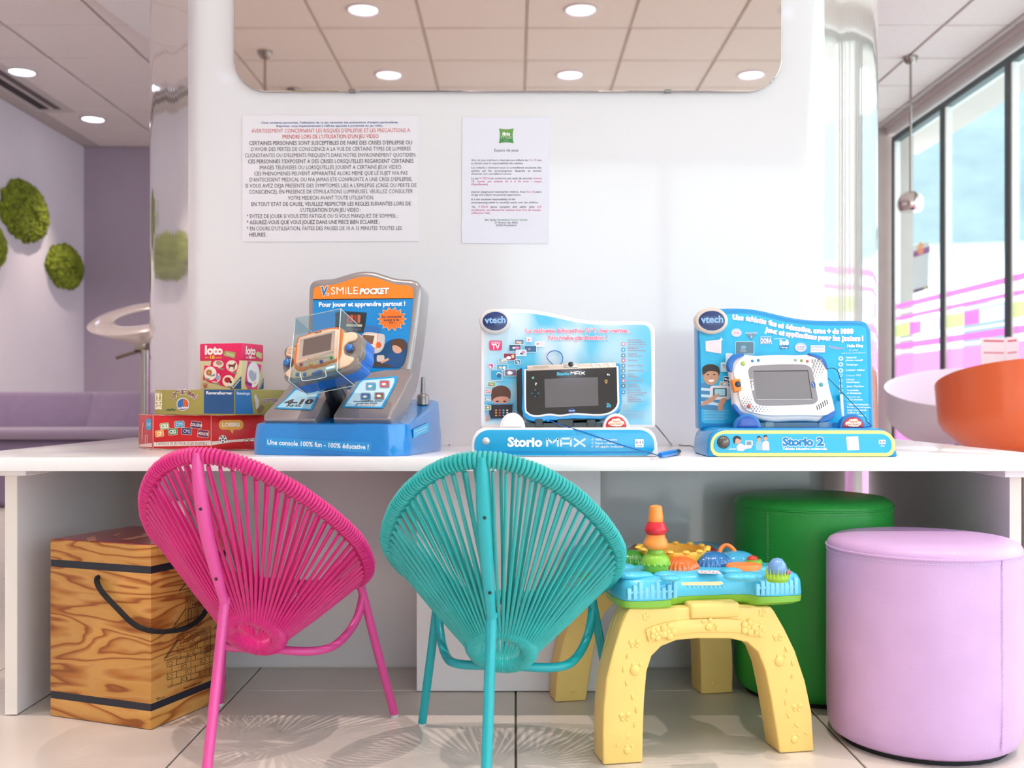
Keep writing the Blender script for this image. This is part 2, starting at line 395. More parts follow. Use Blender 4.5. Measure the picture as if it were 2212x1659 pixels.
# banner hanging outside the first window
bn = Thing('hanging_banner', 'grey banner with purple band and orange emblem hanging outside window', 'banner', (3.35, 8.3, 1.2))
bpl = Plane((3.35, 8.3, 1.5), (-.75, -1, 0)); bc = Crop(1860, 480, 2.861)
sl = MB(); slab(sl, bpl, bc, [(255, 460), (415, 410), (422, 120), (258, 165)], .01); sl.build('cloth', M('#d3d3d6', .8), bn, smooth=0)
bp = Print(bpl, bc, .002); bp.poly([(255, 240), (425, 185), (425, 148), (255, 205)], '#8a2f86'); bp.poly([(258, 462), (415, 412), (415, 392), (258, 438)], '#5a2a58')
bp.poly([(300, 448), (320, 442), (320, 422), (300, 428)], '#c9c27a'); bp.poly([(390, 420), (405, 415), (405, 396), (390, 400)], '#c9c27a')
bp.build('printed_band', bn, kind='stuff'); bp = Print(bpl, bc, .003); bp.ell(368, 175, 20, 26, '#e2814e'); bp.poly([(345, 150), (370, 120), (392, 140), (372, 168)], '#e79a63'); bp.build('emblem', bn)

# ------------------------------------------------------------------ ceiling downlights
def downlight(x, y, label, group=None):
    t = Thing('ceiling_downlight', label, 'ceiling light', (x, y, CEIL - .008), 0, group)
    rg = MB(); rg.lathe([(.098, 0), (.098, -.006), (.086, -.010), (.078, -.004), (.078, 0)], 28); rg.build('trim_ring', M('#d9d2d2', .4), t, local=True)
    MB().lathe([(0, -.0035), (.077, -.0035), (.077, -.0015), (0, -.0015)], 28).build('diffuser', M('#dfe6ff', .5, emit=5.0), t, local=True)
    L = bpy.data.lights.new('downlight_beam', 'SPOT'); L.energy = SPOT_W; L.color = (1.0, .84, .75); L.spot_size = R(76); L.spot_blend = .85; L.shadow_soft_size = .014
    lo = bpy.data.objects.new('downlight_beam', L); col.objects.link(lo); lo.parent = t.o; lo.location = (0, 0, -.02)
downlight(-3.24, 6.835, 'recessed downlight in left ceiling, nearer of two, above larger moss disc')
downlight(-3.24, 7.985, 'recessed downlight in left ceiling, farther of two, by the purple end wall')
for y in (-.878, -2.028, .272, 1.422):
    for x in (-2.04, -.84, .36, 1.56):
        if y == -.878 and x == -.84: lb = 'downlight reflected at the top left of the mirror'
        elif y == -.878 and x == .36: lb = 'downlight reflected at the top centre of the mirror'
        elif y == -2.028 and x == -.84: lb = 'downlight reflected low in the mirror, left of three'
        elif y == -2.028 and x == .36: lb = 'downlight reflected low in the mirror, middle of three'
        elif y == -2.028 and x == 1.56: lb = 'downlight reflected low in the mirror, right of three'
        else: lb = 'recessed downlight in the ceiling above the desk, outside the view'
        downlight(x, y, lb, 'ceiling downlights over the play corner')
for x, y in ((-3.24, 5.685), (-3.24, 4.535), (-3.24, 3.385), (-2.04, 4.535), (-2.04, 3.385), (2.16, 3.385), (2.16, 4.535)):  # unseen downlights added to brighten the room left and right of the pillar
    downlight(x, y, 'added fill downlight in the ceiling beside the pillar, outside the view', 'added fill downlights beside the pillar')
# air slot by the left wall
av = MB(); av.box((XL + .16, 5.3, CEIL - .012), (XL + .22, 7.75, CEIL - .006)).box((XL + .30, 5.3, CEIL - .012), (XL + .34, 7.75, CEIL - .006))
avt = Thing('air_vent', 'long dark linear air vent slot in ceiling beside left wall', 'vent', (XL + .25, 6.5, CEIL - .012))
MB().box((XL + .12, 4.6, CEIL - .010), (XL + .40, 7.8, CEIL - .0082)).build('frame', M('#d5ccc9', .6), avt, smooth=0)
MB().box((XL + .17, 4.6, CEIL - .014), (XL + .24, 6.55, CEIL - .010)).build('slot', M('#3e3738', .8), avt, smooth=0)
MB().box((XL + .17, 6.62, CEIL - .014), (XL + .24, 7.7, CEIL - .010)).build('slot', M('#3e3738', .8), avt, smooth=0)
MB().box((XL + .28, 6.62, CEIL - .014), (XL + .33, 7.7, CEIL - .010)).build('slot', M('#6b6062', .8), avt, smooth=0)

# ------------------------------------------------------------------ desk around the pillar
M_DESK = M('#f4f2f4', .22, coat=.35); M_PANEL = M('#f1ecf0', .5, bump=.04, bscale=400); M_EDGE = M('#efe6df', .5)
dk = Thing('desk', 'long low white desk wrapping around the pillar', 'desk', (-.02, 2.3, 0))
ZT, DT = .522, .026; DX0, DX1, DY0, DY1 = -1.10, 1.05, 1.962, 3.0
GP = .0025
fL = [(x - GP, y - GP) for x, y in PIL_L if y < DY1 - .02]; fR = [(x + GP, y - GP) for x, y in PIL_R if y < DY1 - .02]
top2 = [(DX0, DY1), (DX0, DY0), (DX1, DY0), (DX1, DY1), (1.021 + GP, DY1)] + fR[::-1] + fL + [(-1.022 - GP, DY1)]
mb = MB(); mb.prism([(x, y, ZT) for x, y in top2], [(x, y, ZT - DT) for x, y in top2]); mb.build('worktop', M_DESK, dk, bevel=.0015, seg=2, smooth=30)
ZU = ZT - DT
for (xa, xb, y0) in ((-1.0195, -.995, 2.08), (.962, .985, 2.03)):
    sp = MB().box((xa, y0, .002), (xb, 2.84, ZU)).build('side_panel', M_PANEL, dk, bevel=.001, seg=1)
    MB().box((xa + .0003, y0 - .0012, .002), (xb - .0003, y0 - .0002, ZU - .0005)).build('edge_band', M_EDGE, sp, smooth=0)
MB().box((-1.075, 2.03, ZU - .014), (-.955, 2.78, ZU)).build('support_batten', M_PANEL, dk, bevel=.001, seg=1)
MB().box((.935, 1.99, ZU - .014), (1.035, 2.8, ZU)).build('support_batten', M_PANEL, dk, bevel=.001, seg=1)
ub = MB(); ub.box((-.214*1.0, 2.246, .002), (.183, 2.27, ZU)).build('centre_support', M_PANEL, dk, bevel=.001, seg=1)
# ------------------------------------------------------------------ mirror
def mirror_mat():
    m = M('#cabcb8', .02, metal=1.0); return m
mr = Thing('wall_mirror', 'large rounded rectangular tinted mirror on the white pillar', 'mirror', (at(1097, 197, WY).x, WY - .01, .8))
pl = Plane((0, WY - .014, 0), (0, -1, 0)); cr = Crop(0, 0, 1)
x0, x1, yb, yt, rr_ = 505, 1689, 197, -380, 72
mb = MB(); slab(mb, pl, cr, rrect(x0, yt, x1, yb, rr_, 12), .006); mb.build('glass', mirror_mat(), mr, bevel=.0012, seg=1)
mb = MB(); slab(mb, pl, cr, rrect(x0 + 14, yt + 14, x1 - 14, yb - 14, 60, 10), .0075, front=-.0061); mb.build('backing', M('#8d8782', .6), mr)
for xx in (1443, 760):
    mb = MB(); slab(mb, pl, cr, [(xx - 7, 193), (xx + 7, 193), (xx + 7, 199), (xx - 7, 199)], .012, front=.003); mb.build('clip', M('#8a8480', .3, metal=.8), mr)
# ------------------------------------------------------------------ notices
pl = Plane((0, WY - .0018, 0), (0, -1, 0)); c = Crop(500, 230, 5.144)
nt1 = Thing('warning_notice', 'landscape sheet printed with French epilepsy warning in red and black', 'notice', (at(713, 522, WY).x, WY - .0018, at(713, 522, WY).z))
mb = MB(); slab(mb, pl, c, [(120, 100), (2075, 97), (2083, 1497), (120, 1503)], .0012); mb.build('sheet', M('#e6e0e7', .35), nt1, smooth=0)
p = Print(pl, c)
for s, a, b, y in (("Chez certaines personnes, l'utilisation de ce jeu nécessite des précautions d'emploi particulières.", 330, 1855, 191), ("Reportez- vous impérativement à l'affiche apposée à proximité du jeu vidéo.", 500, 1685, 228)):
    p.text(s, (a, y), (b, y - 5), 21, '#3e6496', .022)
p.build('blue_lettering', nt1); p = Print(pl, c)
for s, a, b, y in (("AVERTISSEMENT CONCERNANT LES RISQUES D'EPILEPSIE ET LES PRECAUTIONS A", 222, 1985, 292), ("PRENDRE LORS DE L'UTILISATION D'UN JEU VIDEO", 568, 1635, 358)):
    p.text(s, (a, y), (b, y - 7), 42, '#c4302f', .008)
p.build('red_lettering', nt1); p = Print(pl, c)
for s, a, b, y in (("CERTAINES PERSONNES SONT SUSCEPTIBLES DE FAIRE DES CRISES D'EPILEPSIE OU", 198, 2008, 429), ("D'AVOIR DES PERTES DE CONSCIENCE A LA VUE DE CERTAINS TYPES DE LUMIERES", 217, 1992, 496),
    ("CLIGNOTANTES OU D'ELEMENTS FREQUENTS DANS NOTRE ENVIRONNEMENT QUOTIDIEN.", 150, 2052, 565), ("CES PERSONNES S'EXPOSENT A DES CRISES LORSQU'ELLES REGARDENT CERTAINES", 185, 2023, 633),
    ("IMAGES TELEVISEES OU LORSQU'ELLES JOUENT A CERTAINS JEUX VIDEO.", 313, 1897, 700), ("CES PHENOMENES PEUVENT APPARAITRE ALORS MEME QUE LE SUJET N'A PAS", 253, 1957, 767),
    ("D'ANTECEDENT MEDICAL OU N'A JAMAIS ETE CONFRONTE A UNE CRISE D'EPILEPSIE.", 203, 2008, 835), ("SI VOUS AVEZ DEJA PRESENTE DES SYMPTOMES LIES A L'EPILEPSIE (CRISE OU PERTE DE", 155, 2057, 903),
    ("CONSCIENCE), EN PRESENCE DE STIMULATIONS LUMINEUSES, VEUILLEZ CONSULTER", 198, 2015, 970), ("VOTRE MEDECIN AVANT TOUTE UTILISATION.", 628, 1582, 1037), ("EN TOUT ETAT DE CAUSE, VEUILLEZ RESPECTER LES REGLES SUIVANTES LORS DE", 222, 1992, 1106),
    ("L'UTILISATION D'UN JEU VIDEO :", 770, 1440, 1172), ("* EVITEZ DE JOUER SI VOUS ETES FATIGUE OU SI VOUS MANQUEZ DE SOMMEIL ;", 170, 1853, 1242), ("* ASSUREZ-VOUS QUE VOUS JOUEZ DANS UNE PIECE BIEN ECLAIREE ;", 170, 1650, 1309),
    ("* EN COURS D'UTILISATION, FAITES DES PAUSES DE 10 A 15 MINUTES TOUTES LES", 170, 1893, 1378), ("HEURES.", 200, 388, 1446)):
    p.text(s, (a, y), (b, y - 7 * (b - a) / 1800), 42, '#231f22', .008)
p.build('black_lettering', nt1)
c = Crop(980, 240, 5.531)
nt2 = Thing('play_area_notice', 'portrait sheet with green cushion-shaped hotel logo and play area rules', 'notice', (at(1092, 526, WY).x, WY - .0018, at(1092, 526, WY).z))
mb = MB(); slab(mb, pl, c, [(103, 70), (1148, 75), (1140, 1585), (95, 1577)], .0012); mb.build('sheet', M('#e3e0ec', .35), nt2, smooth=0)
def logo_mat():
    m = bpy.data.materials.new('logo_green'); m.use_nodes = True; t = m.node_tree; b = t.nodes['Principled BSDF']
    tc = t.nodes.new('ShaderNodeTexCoord'); g = t.nodes.new('ShaderNodeTexGradient'); mp = t.nodes.new('ShaderNodeMapping'); r = t.nodes.new('ShaderNodeValToRGB')
    mp.inputs['Rotation'].default_value = (0, R(90), 0)
    r.color_ramp.elements[0].color = lin('#a9b24a'); r.color_ramp.elements[1].color = lin('#2f8a4a')
    t.links.new(tc.outputs['Generated'], mp.inputs[0]); t.links.new(mp.outputs[0], g.inputs[0]); t.links.new(g.outputs[0], r.inputs[0]); t.links.new(r.outputs[0], b.inputs['Base Color']); return m
p = Print(pl, c); L = []
for (ax, ay), (bx, by), (nx, ny) in (((540, 206), (718, 206), (0, 12)), ((718, 206), (718, 386), (-12, 0)), ((718, 386), (540, 386), (0, -12)), ((540, 386), (540, 206), (12, 0))):
    for i in range(8):
        t = i / 8; q = 4 * t * (1 - t); L.append((ax + (bx - ax) * t + nx * q, ay + (by - ay) * t + ny * q))
p.poly(L, M('#6a9a45', .4)); p.poly([(x, 296 + (y - 296) * .93) if y > 296 else (x, 300) for x, y in [(629 + (x - 629) * .95, y) for x, y in L]], '#3f8a48')
lg = p.build('logo_cushion', nt2)
p = Print(pl, c, .0008); p.text('ibis', (583, 292), (674, 292), 40, '#ffffff', .03); p.text('STYLES', (563, 330), (692, 330), 30, '#e9efc8', .0); p.text('HOTELS', (600, 354), (652, 354), 8, '#dfe8c0', .0)
p.build('logo_lettering', nt2)
p = Print(pl, c); K, PK = '#5a545c', '#cf4a84'
def row(parts, y, sl=0.0, h=23):
    for s, a, b, cc in parts: p.text(s, (a, y), (b, y), h, cc, .006, sl)
p.text('Espace de jeux', (486, 483), (775, 483), 32, '#4a444c', .004)
row([('Aire de jeux intérieure réservée aux enfants de', 210, 885, K), ('3 à 10', 897, 988, PK), ('ans', 1000, 1050, K)], 597); row([('et placée sous la responsabilité des adultes.', 210, 830, K)], 634)
row([('Les enfants y évoluent sous la surveillance exclusive des', 210, 1050, K)], 687)
row([(w, a, b, K) for w, a, b in (('adultes', 210, 310), ('qui', 343, 384), ('les', 415, 455), ('accompagnent,', 488, 700), ('lesquels', 735, 852), ('se', 884, 916), ('doivent', 948, 1050))], 724)
row([("d'exercer une surveillance accrue.", 210, 692, K)], 760)
row([('Le jeu', 210, 297, K), ('V-TECH', 308, 427, PK), ('est conforme aux tests de sécurité', 440, 936, K), ('(norme', 948, 1050, PK)], 814)
row([(w, a, b, PK) for w, a, b in (('CE', 210, 248), ('interdit', 280, 375), ('aux', 405, 452), ('enfants', 483, 585), ('de', 616, 650), ('0', 678, 694), ('à', 724, 742), ('36', 770, 803), ('mois', 833, 896), (':', 922, 928), ('risque', 962, 1050))], 851)
row([("d'étouffement).", 210, 415, PK)], 886)
row([('Interior playground reserved for children, from', 210, 857, K), ('3 to 10', 867, 962, PK), ('years', 972, 1050, K)], 976, .2); row([('of age and subject to parental supervision.', 210, 803, K)], 1011, .2)
row([('It is the exclusive responsibility of the', 210, 733, K)], 1065, .2); row([('accompanying adults to carefully watch over the children.', 210, 1012, K)], 1102, .2)
row([(w, a, b, q) for w, a, b, q in (('The', 210, 260, K), ('V-TECH', 290, 408, PK), ('game', 438, 516, K), ('complies', 546, 670, K), ('with', 700, 756, K), ('safety', 787, 868, K), ('tests', 898, 965, K), ('(CE', 997, 1046, PK))], 1155, .2)
row([('certification, not allowed for children from 0 to 36 months,', 208, 1042, PK)], 1193, .2); row([('suffocation risk).', 210, 437, PK)], 1228, .2)
row([('Ibis Styles', 374, 510, '#4a6a54'), ('Montbéliard Centre Velotte', 522, 880, '#3f8f68')], 1310); row([('21 Avenue des Alliés', 488, 765, K)], 1343); row([('25200 Montbéliard', 504, 750, K)], 1375)
p.build('lettering', nt2)
# ------------------------------------------------------------------ string chairs
def cord_chair(name, label, loc, rz, hexc, hexf):
    t = Thing(name, label, 'chair', (loc[0], loc[1], 0), rz)
    mc = M(hexc, .42, var=.06, vscale=25, sheen=.2); mf = M(hexf, .38, coat=.15)
    y0, z0, y1, z1, W = -.225, .540, .172, .258, .196
    def rim(a):                                     # a = 0 at the top of the back
        s = (1 - math.cos(a)) / 2
        sn, cs_ = math.sin(a), math.cos(a)
        u = sn * (1 - .16 * cs_) if cs_ > 0 else math.copysign(abs(sn) ** .75, sn) * (1 - .03 * cs_)
        return Vector((W * u, y0 + (y1 - y0) * s, z0 + (z1 - z0) * s - .018 * math.sin(math.pi * s)))
    RN = Vector((0, .60, .80))
    rc, rr = Vector((0, -.030, .212)), .047; wv = Vector((0, .66, -.75)); rn = Vector((0, .75, .66))
    def ring(a): return rc + Vector((1, 0, 0)) * rr * math.sin(a) - wv * rr * math.cos(a)
    K = 720; arc = [0.0]; pts = [rim(2 * math.pi * i / K) for i in range(K + 1)]
    for i in range(K): arc.append(arc[-1] + (pts[i + 1] - pts[i]).length)
    def by_arc(s):
        s = s % arc[-1]; lo, hi = 0, K
        while hi - lo > 1:
            m = (lo + hi) // 2
            if arc[m] <= s: lo = m
            else: hi = m
        return 2 * math.pi * (lo + (s - arc[lo]) / (arc[lo + 1] - arc[lo])) / K
    MB().tube([rim(2 * math.pi * i / 72) for i in range(72)], .0085, 8, True).build('rim', mf, t, local=True)
    MB().tube([ring(2 * math.pi * i / 32) for i in range(32)], .008, 8, True).build('seat_ring', mf, t, local=True)
    N, step = 66, arc[-1] / 66; cr = .0033
    def loop(mb, fn, a, R1, r, nrm):
        p = fn(a); tn = (fn(a + .01) - fn(a - .01)).normalized(); n1 = (nrm - tn * nrm.dot(tn)).normalized(); n2 = tn.cross(n1)
        mb.tube([p + (n1 * math.cos(q) + n2 * math.sin(q)) * R1 for q in [2 * math.pi * j / 10 for j in range(10)]], r, 6, True)
    rnd = random.Random(3)
    for i in range(N):
        mb = MB(); s = i * step
        for k in range(3): loop(mb, rim, by_arc(s + (k + .5) * step / 3), .0112 + rnd.uniform(-.0003, .0006), cr * .98, RN)
        a1, a2 = by_arc(s + step * .22), by_arc(s + step * .72)
        g1, g2 = 2 * math.pi * (i + .25) / N, 2 * math.pi * (i + .75) / N
        loop(mb, ring, (g1 + g2) / 2, .0135, .0031, rn); loop(mb, ring, g2 + .02, .0105, .0027, rn)
        def strand(a, g, sg):
            p, q = rim(a), ring(g)
            inw = (q - p).normalized(); p2 = p + inw * .008 + RN * sg * .011; q2 = q - inw * .006 + rn * sg * .012
            mid = (p2 + q2) / 2 + Vector((rnd.uniform(-.001, .001), 0, -.002 + rnd.uniform(-.001, .001)))
            mb.tube([p2, mid, q2], cr * .88, 6)
        strand(a1, g1, 1); strand(a2, g2, -1)
        mb.build('cord', mc, t, local=True)
    # frame
    for sx in (-1, 1):
        top, ft = rim(sx * R(142)) + Vector((0, 0, .006)), Vector((sx * .1885, .2, 0))
        lg = MB().tube([top, top + (ft - top) * .5, ft + Vector((0, 0, .006))], .0083, 12).build('leg', mf, t, local=True)
        MB().lathe([(.0085, 0), (.0085, .006), (.0075, .008)], 12, (ft.x, ft.y, 0)).build('foot_cap', M('#c9c6c4', .5), lg, local=True)
    sp = spline([(0, -.232, .545), (0, -.228, .50), (0, -.206, .42), (0, -.172, .345), (0, -.142, .285)], 5)
    so = MB().tube(sp, [.008 + .0035 * math.sin(math.pi * min(1, i / (len(sp) - 1) * 1.1)) for i in range(len(sp))], 12).build('back_spine', mf, t, local=True)
    for zq in (.452, .325):
        i_ = min(range(len(sp)), key=lambda i: abs(sp[i][2] - zq)); q = (.003, sp[i_][1] - .0108, sp[i_][2])
        MB().ball(q, .0028, 10, 6).build('bolt', M('#141416', .4), so, local=True)
    j = Vector((0, -.140, .288)); ft = Vector((0, -.205, 0))
    lg = MB().tube([j, j + (ft - j) * .5, ft + Vector((0, 0, .006))], .0088, 12).build('leg', mf, t, local=True)
    MB().ball(j, .0098, 12, 8).build('weld_joint', mf, lg, local=True)
    MB().lathe([(.0088, 0), (.0088, .006), (.0075, .008)], 12, tuple(ft)).build('foot_cap', M('#c9c6c4', .5), lg, local=True)
    ub = spline([(-.145, .142, .258), (-.138, .122, .208), (-.118, .075, .172), (-.085, .030, .166), (0, .008, .172), (.085, .030, .166), (.118, .075, .172), (.138, .122, .208), (.145, .142, .258)], 5)
    MB().tube(ub, .0080, 12).build('under_bar', mf, t, local=True)
    return t
cord_chair('string_chair', 'magenta string chair with woven cords on three pink metal legs', (-.4665, 1.912), R(-12.0), '#d4127c', '#dd4c9c')
cord_chair('string_chair', 'turquoise string chair with woven cords on three metal legs', (-.020, 1.790), R(-7.5), '#16a9a9', '#12a9b4')

# ------------------------------------------------------------------ poufs
def pouf(label, x, y, r, h, hexc, hexstitch, seam_a):
    t = Thing('pouf', label, 'pouf', (x, y, 0))
    mt = M(hexc, .42, var=.04, vscale=14, bump=.10, bscale=260, coat=.08)
    MB().lathe([(0, 0), (r * .86, 0), (r * .86, .012), (0, .012)], 40).build('plinth', M('#17171a', .7), t, local=True)
    pr = [(r * .90, .010), (r * .955, .016), (r * .985, .030), (r * .998, .055), (r * 1.003, .12), (r, h * .6), (r * .999, h - .02), (r * .996, h - .004)]
    MB().lathe(pr, 64).build('side_cover', mt, t, local=True)
    tp = [(r * .996, h - .004), (r * .992, h + .004), (r * .97, h + .011), (r * .90, h + .017), (r * .7, h + .021), (0, h + .022)]
    MB().lathe([(r * .98, h - .006)] + tp, 64).build('top_cushion', mt, t, local=True)
    MB().tube([(r * 1.0 * math.cos(a), r * 1.0 * math.sin(a), h - .001) for a in [2 * math.pi * i / 64 for i in range(64)]], .0022, 6, True).build('piping', mt, t, local=True)
    st = MB()
    for i in range(170):
        a = 2 * math.pi * i / 170; b = a + .022
        st.tube([(r * 1.001 * math.cos(q), r * 1.001 * math.sin(q), h - .008) for q in (a, b)], .0006, 4)
    for i in range(int(h / .0065) - 6):
        for da in (-.012, .012):
            z = .03 + i * .0065; a = seam_a + da
            st.tube([(r * 1.0035 * math.cos(a), r * 1.0035 * math.sin(a), z), (r * 1.0035 * math.cos(a), r * 1.0035 * math.sin(a), z + .004)], .0006, 4)
    st.build('stitching', M(hexstitch, .6), t, local=True, kind='stuff')
    MB().tube([(r * 1.001 * math.cos(seam_a), r * 1.001 * math.sin(seam_a), z) for z in (.02, h * .5, h - .004)], .0011, 6).build('seam', mt, t, local=True)
pouf('tall green leatherette drum pouf under the desk', .6457, 2.268, .1675, .404, '#22a03a', '#68bb72', R(222))
pouf('lavender leatherette drum pouf standing in front of the green one', .757, 1.94, .1716, .358, '#d2abdc', '#ead4ef', R(297))

# ------------------------------------------------------------------ wooden toy crate
def wood():
    m = bpy.data.materials.new('pine_plywood'); m.use_nodes = True; nt = m.node_tree; b = nt.nodes['Principled BSDF']; b.inputs['Roughness'].default_value = .45
    tc = nt.nodes.new('ShaderNodeTexCoord'); mp = nt.nodes.new('ShaderNodeMapping'); mp.inputs['Scale'].default_value = (1.5, 1.5, 8.0)
    n = nt.nodes.new('ShaderNodeTexNoise'); n.inputs['Scale'].default_value = 1.2; n.inputs['Detail'].default_value = 3; n.inputs['Distortion'].default_value = .35
    w = nt.nodes.new('ShaderNodeMath'); w.operation = 'MULTIPLY'; w.inputs[1].default_value = 13.0
    fr = nt.nodes.new('ShaderNodeMath'); fr.operation = 'FRACT'
    r = nt.nodes.new('ShaderNodeValToRGB'); e = r.color_ramp.elements
    e[0].position = 0; e[0].color = lin('#d99a4a'); e[1].position = 1; e[1].color = lin('#d08a3c')
    for pos, cc in ((.45, '#dfa45a'), (.70, '#c47a32'), (.86, '#9c5520'), (.93, '#a8602a'), (.97, '#cf8c42')):
        q = e.new(pos); q.color = lin(cc)
    f = nt.nodes.new('ShaderNodeTexNoise'); f.inputs['Scale'].default_value = 60; m2 = nt.nodes.new('ShaderNodeMapping'); m2.inputs['Scale'].default_value = (1, 1, 12)
    mx = nt.nodes.new('ShaderNodeMixRGB'); mx.blend_type = 'MULTIPLY'; mx.inputs[0].default_value = .25
    L = nt.links.new
    L(tc.outputs['Object'], mp.inputs[0]); L(mp.outputs[0], n.inputs['Vector']); L(n.outputs['Fac'], w.inputs[0]); L(w.outputs[0], fr.inputs[0]); L(fr.outputs[0], r.inputs[0])
    L(tc.outputs['Object'], m2.inputs[0]); L(m2.outputs[0], f.inputs['Vector']); L(r.outputs[0], mx.inputs[1]); L(f.outputs['Color'], mx.inputs[2]); L(mx.outputs[0], b.inputs['Base Color'])
    return m
M_WOOD = wood()
cA = Vector((-.6955, 1.986, 0)); ang = R(-21.3); CW, CD, CHt = .250, .232, .352
ct_ = Thing('toy_crate', 'pine plywood block crate with black bands and rope handle under the desk', 'crate', (cA.x, cA.y, 0), ang)
# local: front right corner at the origin, x to the left is negative, y back
z1, z2 = .036, CHt - .040
for nm, za, zb in (('base', 0.001, z1), ('body', z1 + .0135, z2 - .0135), ('lid', z2, CHt)):
    MB().box((-CW, 0, za), (0, CD, zb)).build(nm, M_WOOD, ct_, bevel=.002, seg=2, local=True)
for za in (z1, z2 - .0135):
    MB().box((-CW + .0012, .0012, za - .0002), (-.0012, CD - .0012, za + .0137)).build('black_band', M('#1d2230', .4), ct_, local=True, smooth=0)
MB().box((-CW + .004, .004, CHt), (-.004, CD - .004, CHt + .0015)).build('lid_print', M('#a8313a', .25, coat=.4, var=.05), ct_, local=True, smooth=0)
lp = Plane(ct_.w(0, 0, CHt + .0016), (0, 0, 1)); lpp = Print(lp, Crop(0, 940, 2.307))
for q in ([(430, 515), (470, 502), (485, 525), (440, 532)], [(595, 520), (760, 490), (800, 494), (640, 524)], [(700, 495), (790, 480), (800, 488), (720, 500)], [(560, 500), (600, 486), (606, 491), (570, 506)]): lpp.poly(q, '#c98f74')
lpp.build('lid_lettering', ct_)
def on_right(y, z, e=0.0): return ct_.w(e, y, z)
rp = spline([ct_.w(-.126, .012, .284), ct_.w(-.126, -.006, .282), ct_.w(-.110, -.012, .262), ct_.w(-.070, -.014, .232), ct_.w(-.025, -.016, .203), ct_.w(.012, -.008, .192), ct_.w(.016, .04, .183), ct_.w(.014, .09, .180), ct_.w(.013, .14, .195), ct_.w(.011, .17, .235), ct_.w(.006, .178, .282), ct_.w(-.012, .178, .284)], 5)
MB().tube(rp, .0052, 8).build('rope_handle', M('#15161b', .8, bump=.8, bscale=500), ct_)
pr = Plane(ct_.w(0, 0, 0), ct_.m.to_3x3() @ Vector((1, 0, 0))); rc_ = Crop(330, 1120, 3.771)
p = Print(pr, rc_, .0006); k = '#1e1712'
def tier(x0, x1, ytop, rows, dy, sl):
    for i in range(rows + 1):
        y = ytop + i * dy; p.line([(x0, y), (x1, y - (x1 - x0) * sl)], 3.0, k)
        if i < rows:
            n = 5
            for j in range(n + 1):
                x = x0 + (x1 - x0) * (j + (.5 if i % 2 else 0) * (j < n)) / n; yy = y - (x - x0) * sl
                p.line([(x, yy), (x, yy + dy)], 2.6, k)
                if j < n and (i + j) % 2 == 0: p.line([(x + 12, yy + 12), (x + 42, yy + 2), (x + 42, yy + dy * .55), (x + 12, yy + dy * .7), (x + 12, yy + 12)], 2.4, k)
tier(115, 500, 1160, 4, 52, .26); tier(195, 470, 950, 4, 50, .26); tier(265, 400, 600, 3, 46, .22); tier(265, 385, 740, 1, 150, .2)
for a in (285, 305, 325, 345, 365): p.line([(a, 740), (a, 872)], 2.5, k)
p.line([(95, 1140), (190, 1000), (200, 990)], 5, k); p.line([(110, 1135), (195, 1010)], 3, k); p.line([(90, 1135), (90, 1158), (200, 1120)], 3, k); p.line([(90, 1135), (190, 1100)], 3, k)
p.line([(175, 865), (265, 735)], 5, k); p.line([(165, 870), (165, 892), (275, 850)], 3, k); p.line([(165, 870), (262, 838)], 3, k); p.line([(215, 585), (285, 505)], 7, k); p.line([(212, 590), (212, 615), (330, 575)], 3, k); p.line([(212, 590), (320, 556)], 3, k)
p.line([(115, 1380), (228, 1345), (228, 1300)], 3, k); p.line([(275, 1285), (275, 1320), (375, 1290), (375, 1250)], 3, k)
p.build('castle_drawing', ct_)
p = Print(pr, rc_, .0006); p.text('www.kapla.com', (250, 1392), (398, 1338), 20, k, .0); p.text('280 pcs', (28, 1485), (100, 1458), 20, k, 0.0, .2); p.build('crate_lettering', ct_)

# ------------------------------------------------------------------ toddler activity table
M_YEL = M('#f6d27c', .42, sss=.08); M_BLU = M('#4fc3ea', .3, coat=.3); M_GRN = M('#86c442', .35, coat=.2)
ta = R(10.5); tc_ = Vector((.3105, 2.046, 0))
tb = Thing('activity_table', 'yellow legged toddler activity table with blue and green tray', 'toy table', tuple(tc_), ta)
z5 = Crop(1180, 1060, 2.770)
front = tb.m.to_3x3() @ Vector((0, -1, 0))
apl = Plane(Vector((.1876, 1.802, 0)), front)
arch = [(340, 1590), (338, 1450), (343, 1300), (360, 1130), (400, 960), (440, 830), (478, 735), (500, 705), (1345, 695), (1365, 720), (1425, 825), (1490, 960), (1550, 1140), (1590, 1330), (1604, 1520), (1592, 1548), (1430, 1556), (1398, 1538),
        (1372, 1400), (1345, 1240), (1310, 1070), (1268, 965), (1205, 908), (1100, 886), (900, 885), (780, 896), (690, 932), (632, 990), (602, 1085), (588, 1250), (581, 1420), (578, 1598), (562, 1616), (400, 1624), (352, 1610)]
def drop(vs):                                     # feet flat on the floor
    return [Vector((v.x, v.y, max(v.z, .0008) if v.z > .02 else .0008)) for v in vs]
fr = drop([apl.px(*z5(x, y)) for x, y in arch]); bk = [v + tb.m.to_3x3() @ Vector((0, .062, 0)) for v in fr]
a1 = MB().prism(fr, bk).build('leg_arch', M_YEL, tb, bevel=.013, seg=4, smooth=50)
rel = []
def relief(nm, mb): rel.append(mb.build(nm, M_YEL, a1, smooth=60))
nrm = apl.n; ux = tb.m.to_3x3() @ Vector((1, 0, 0))
rot = Matrix((ux, Vector((0, 0, 1)).cross(ux) * 1.0, Vector((0, 0, 1)))).transposed()
def dash(x, y, a, l=34, w=9):
    q = [apl.px(*z5(x + math.sin(R(a)) * l * (i - .5), y - math.cos(R(a)) * l * (i - .5))) for i in (0, .25, .5, .75, 1)]
    relief('embossed_dash', MB().tube(q, [.0012, .0021, .0023, .0021, .0012], 8))
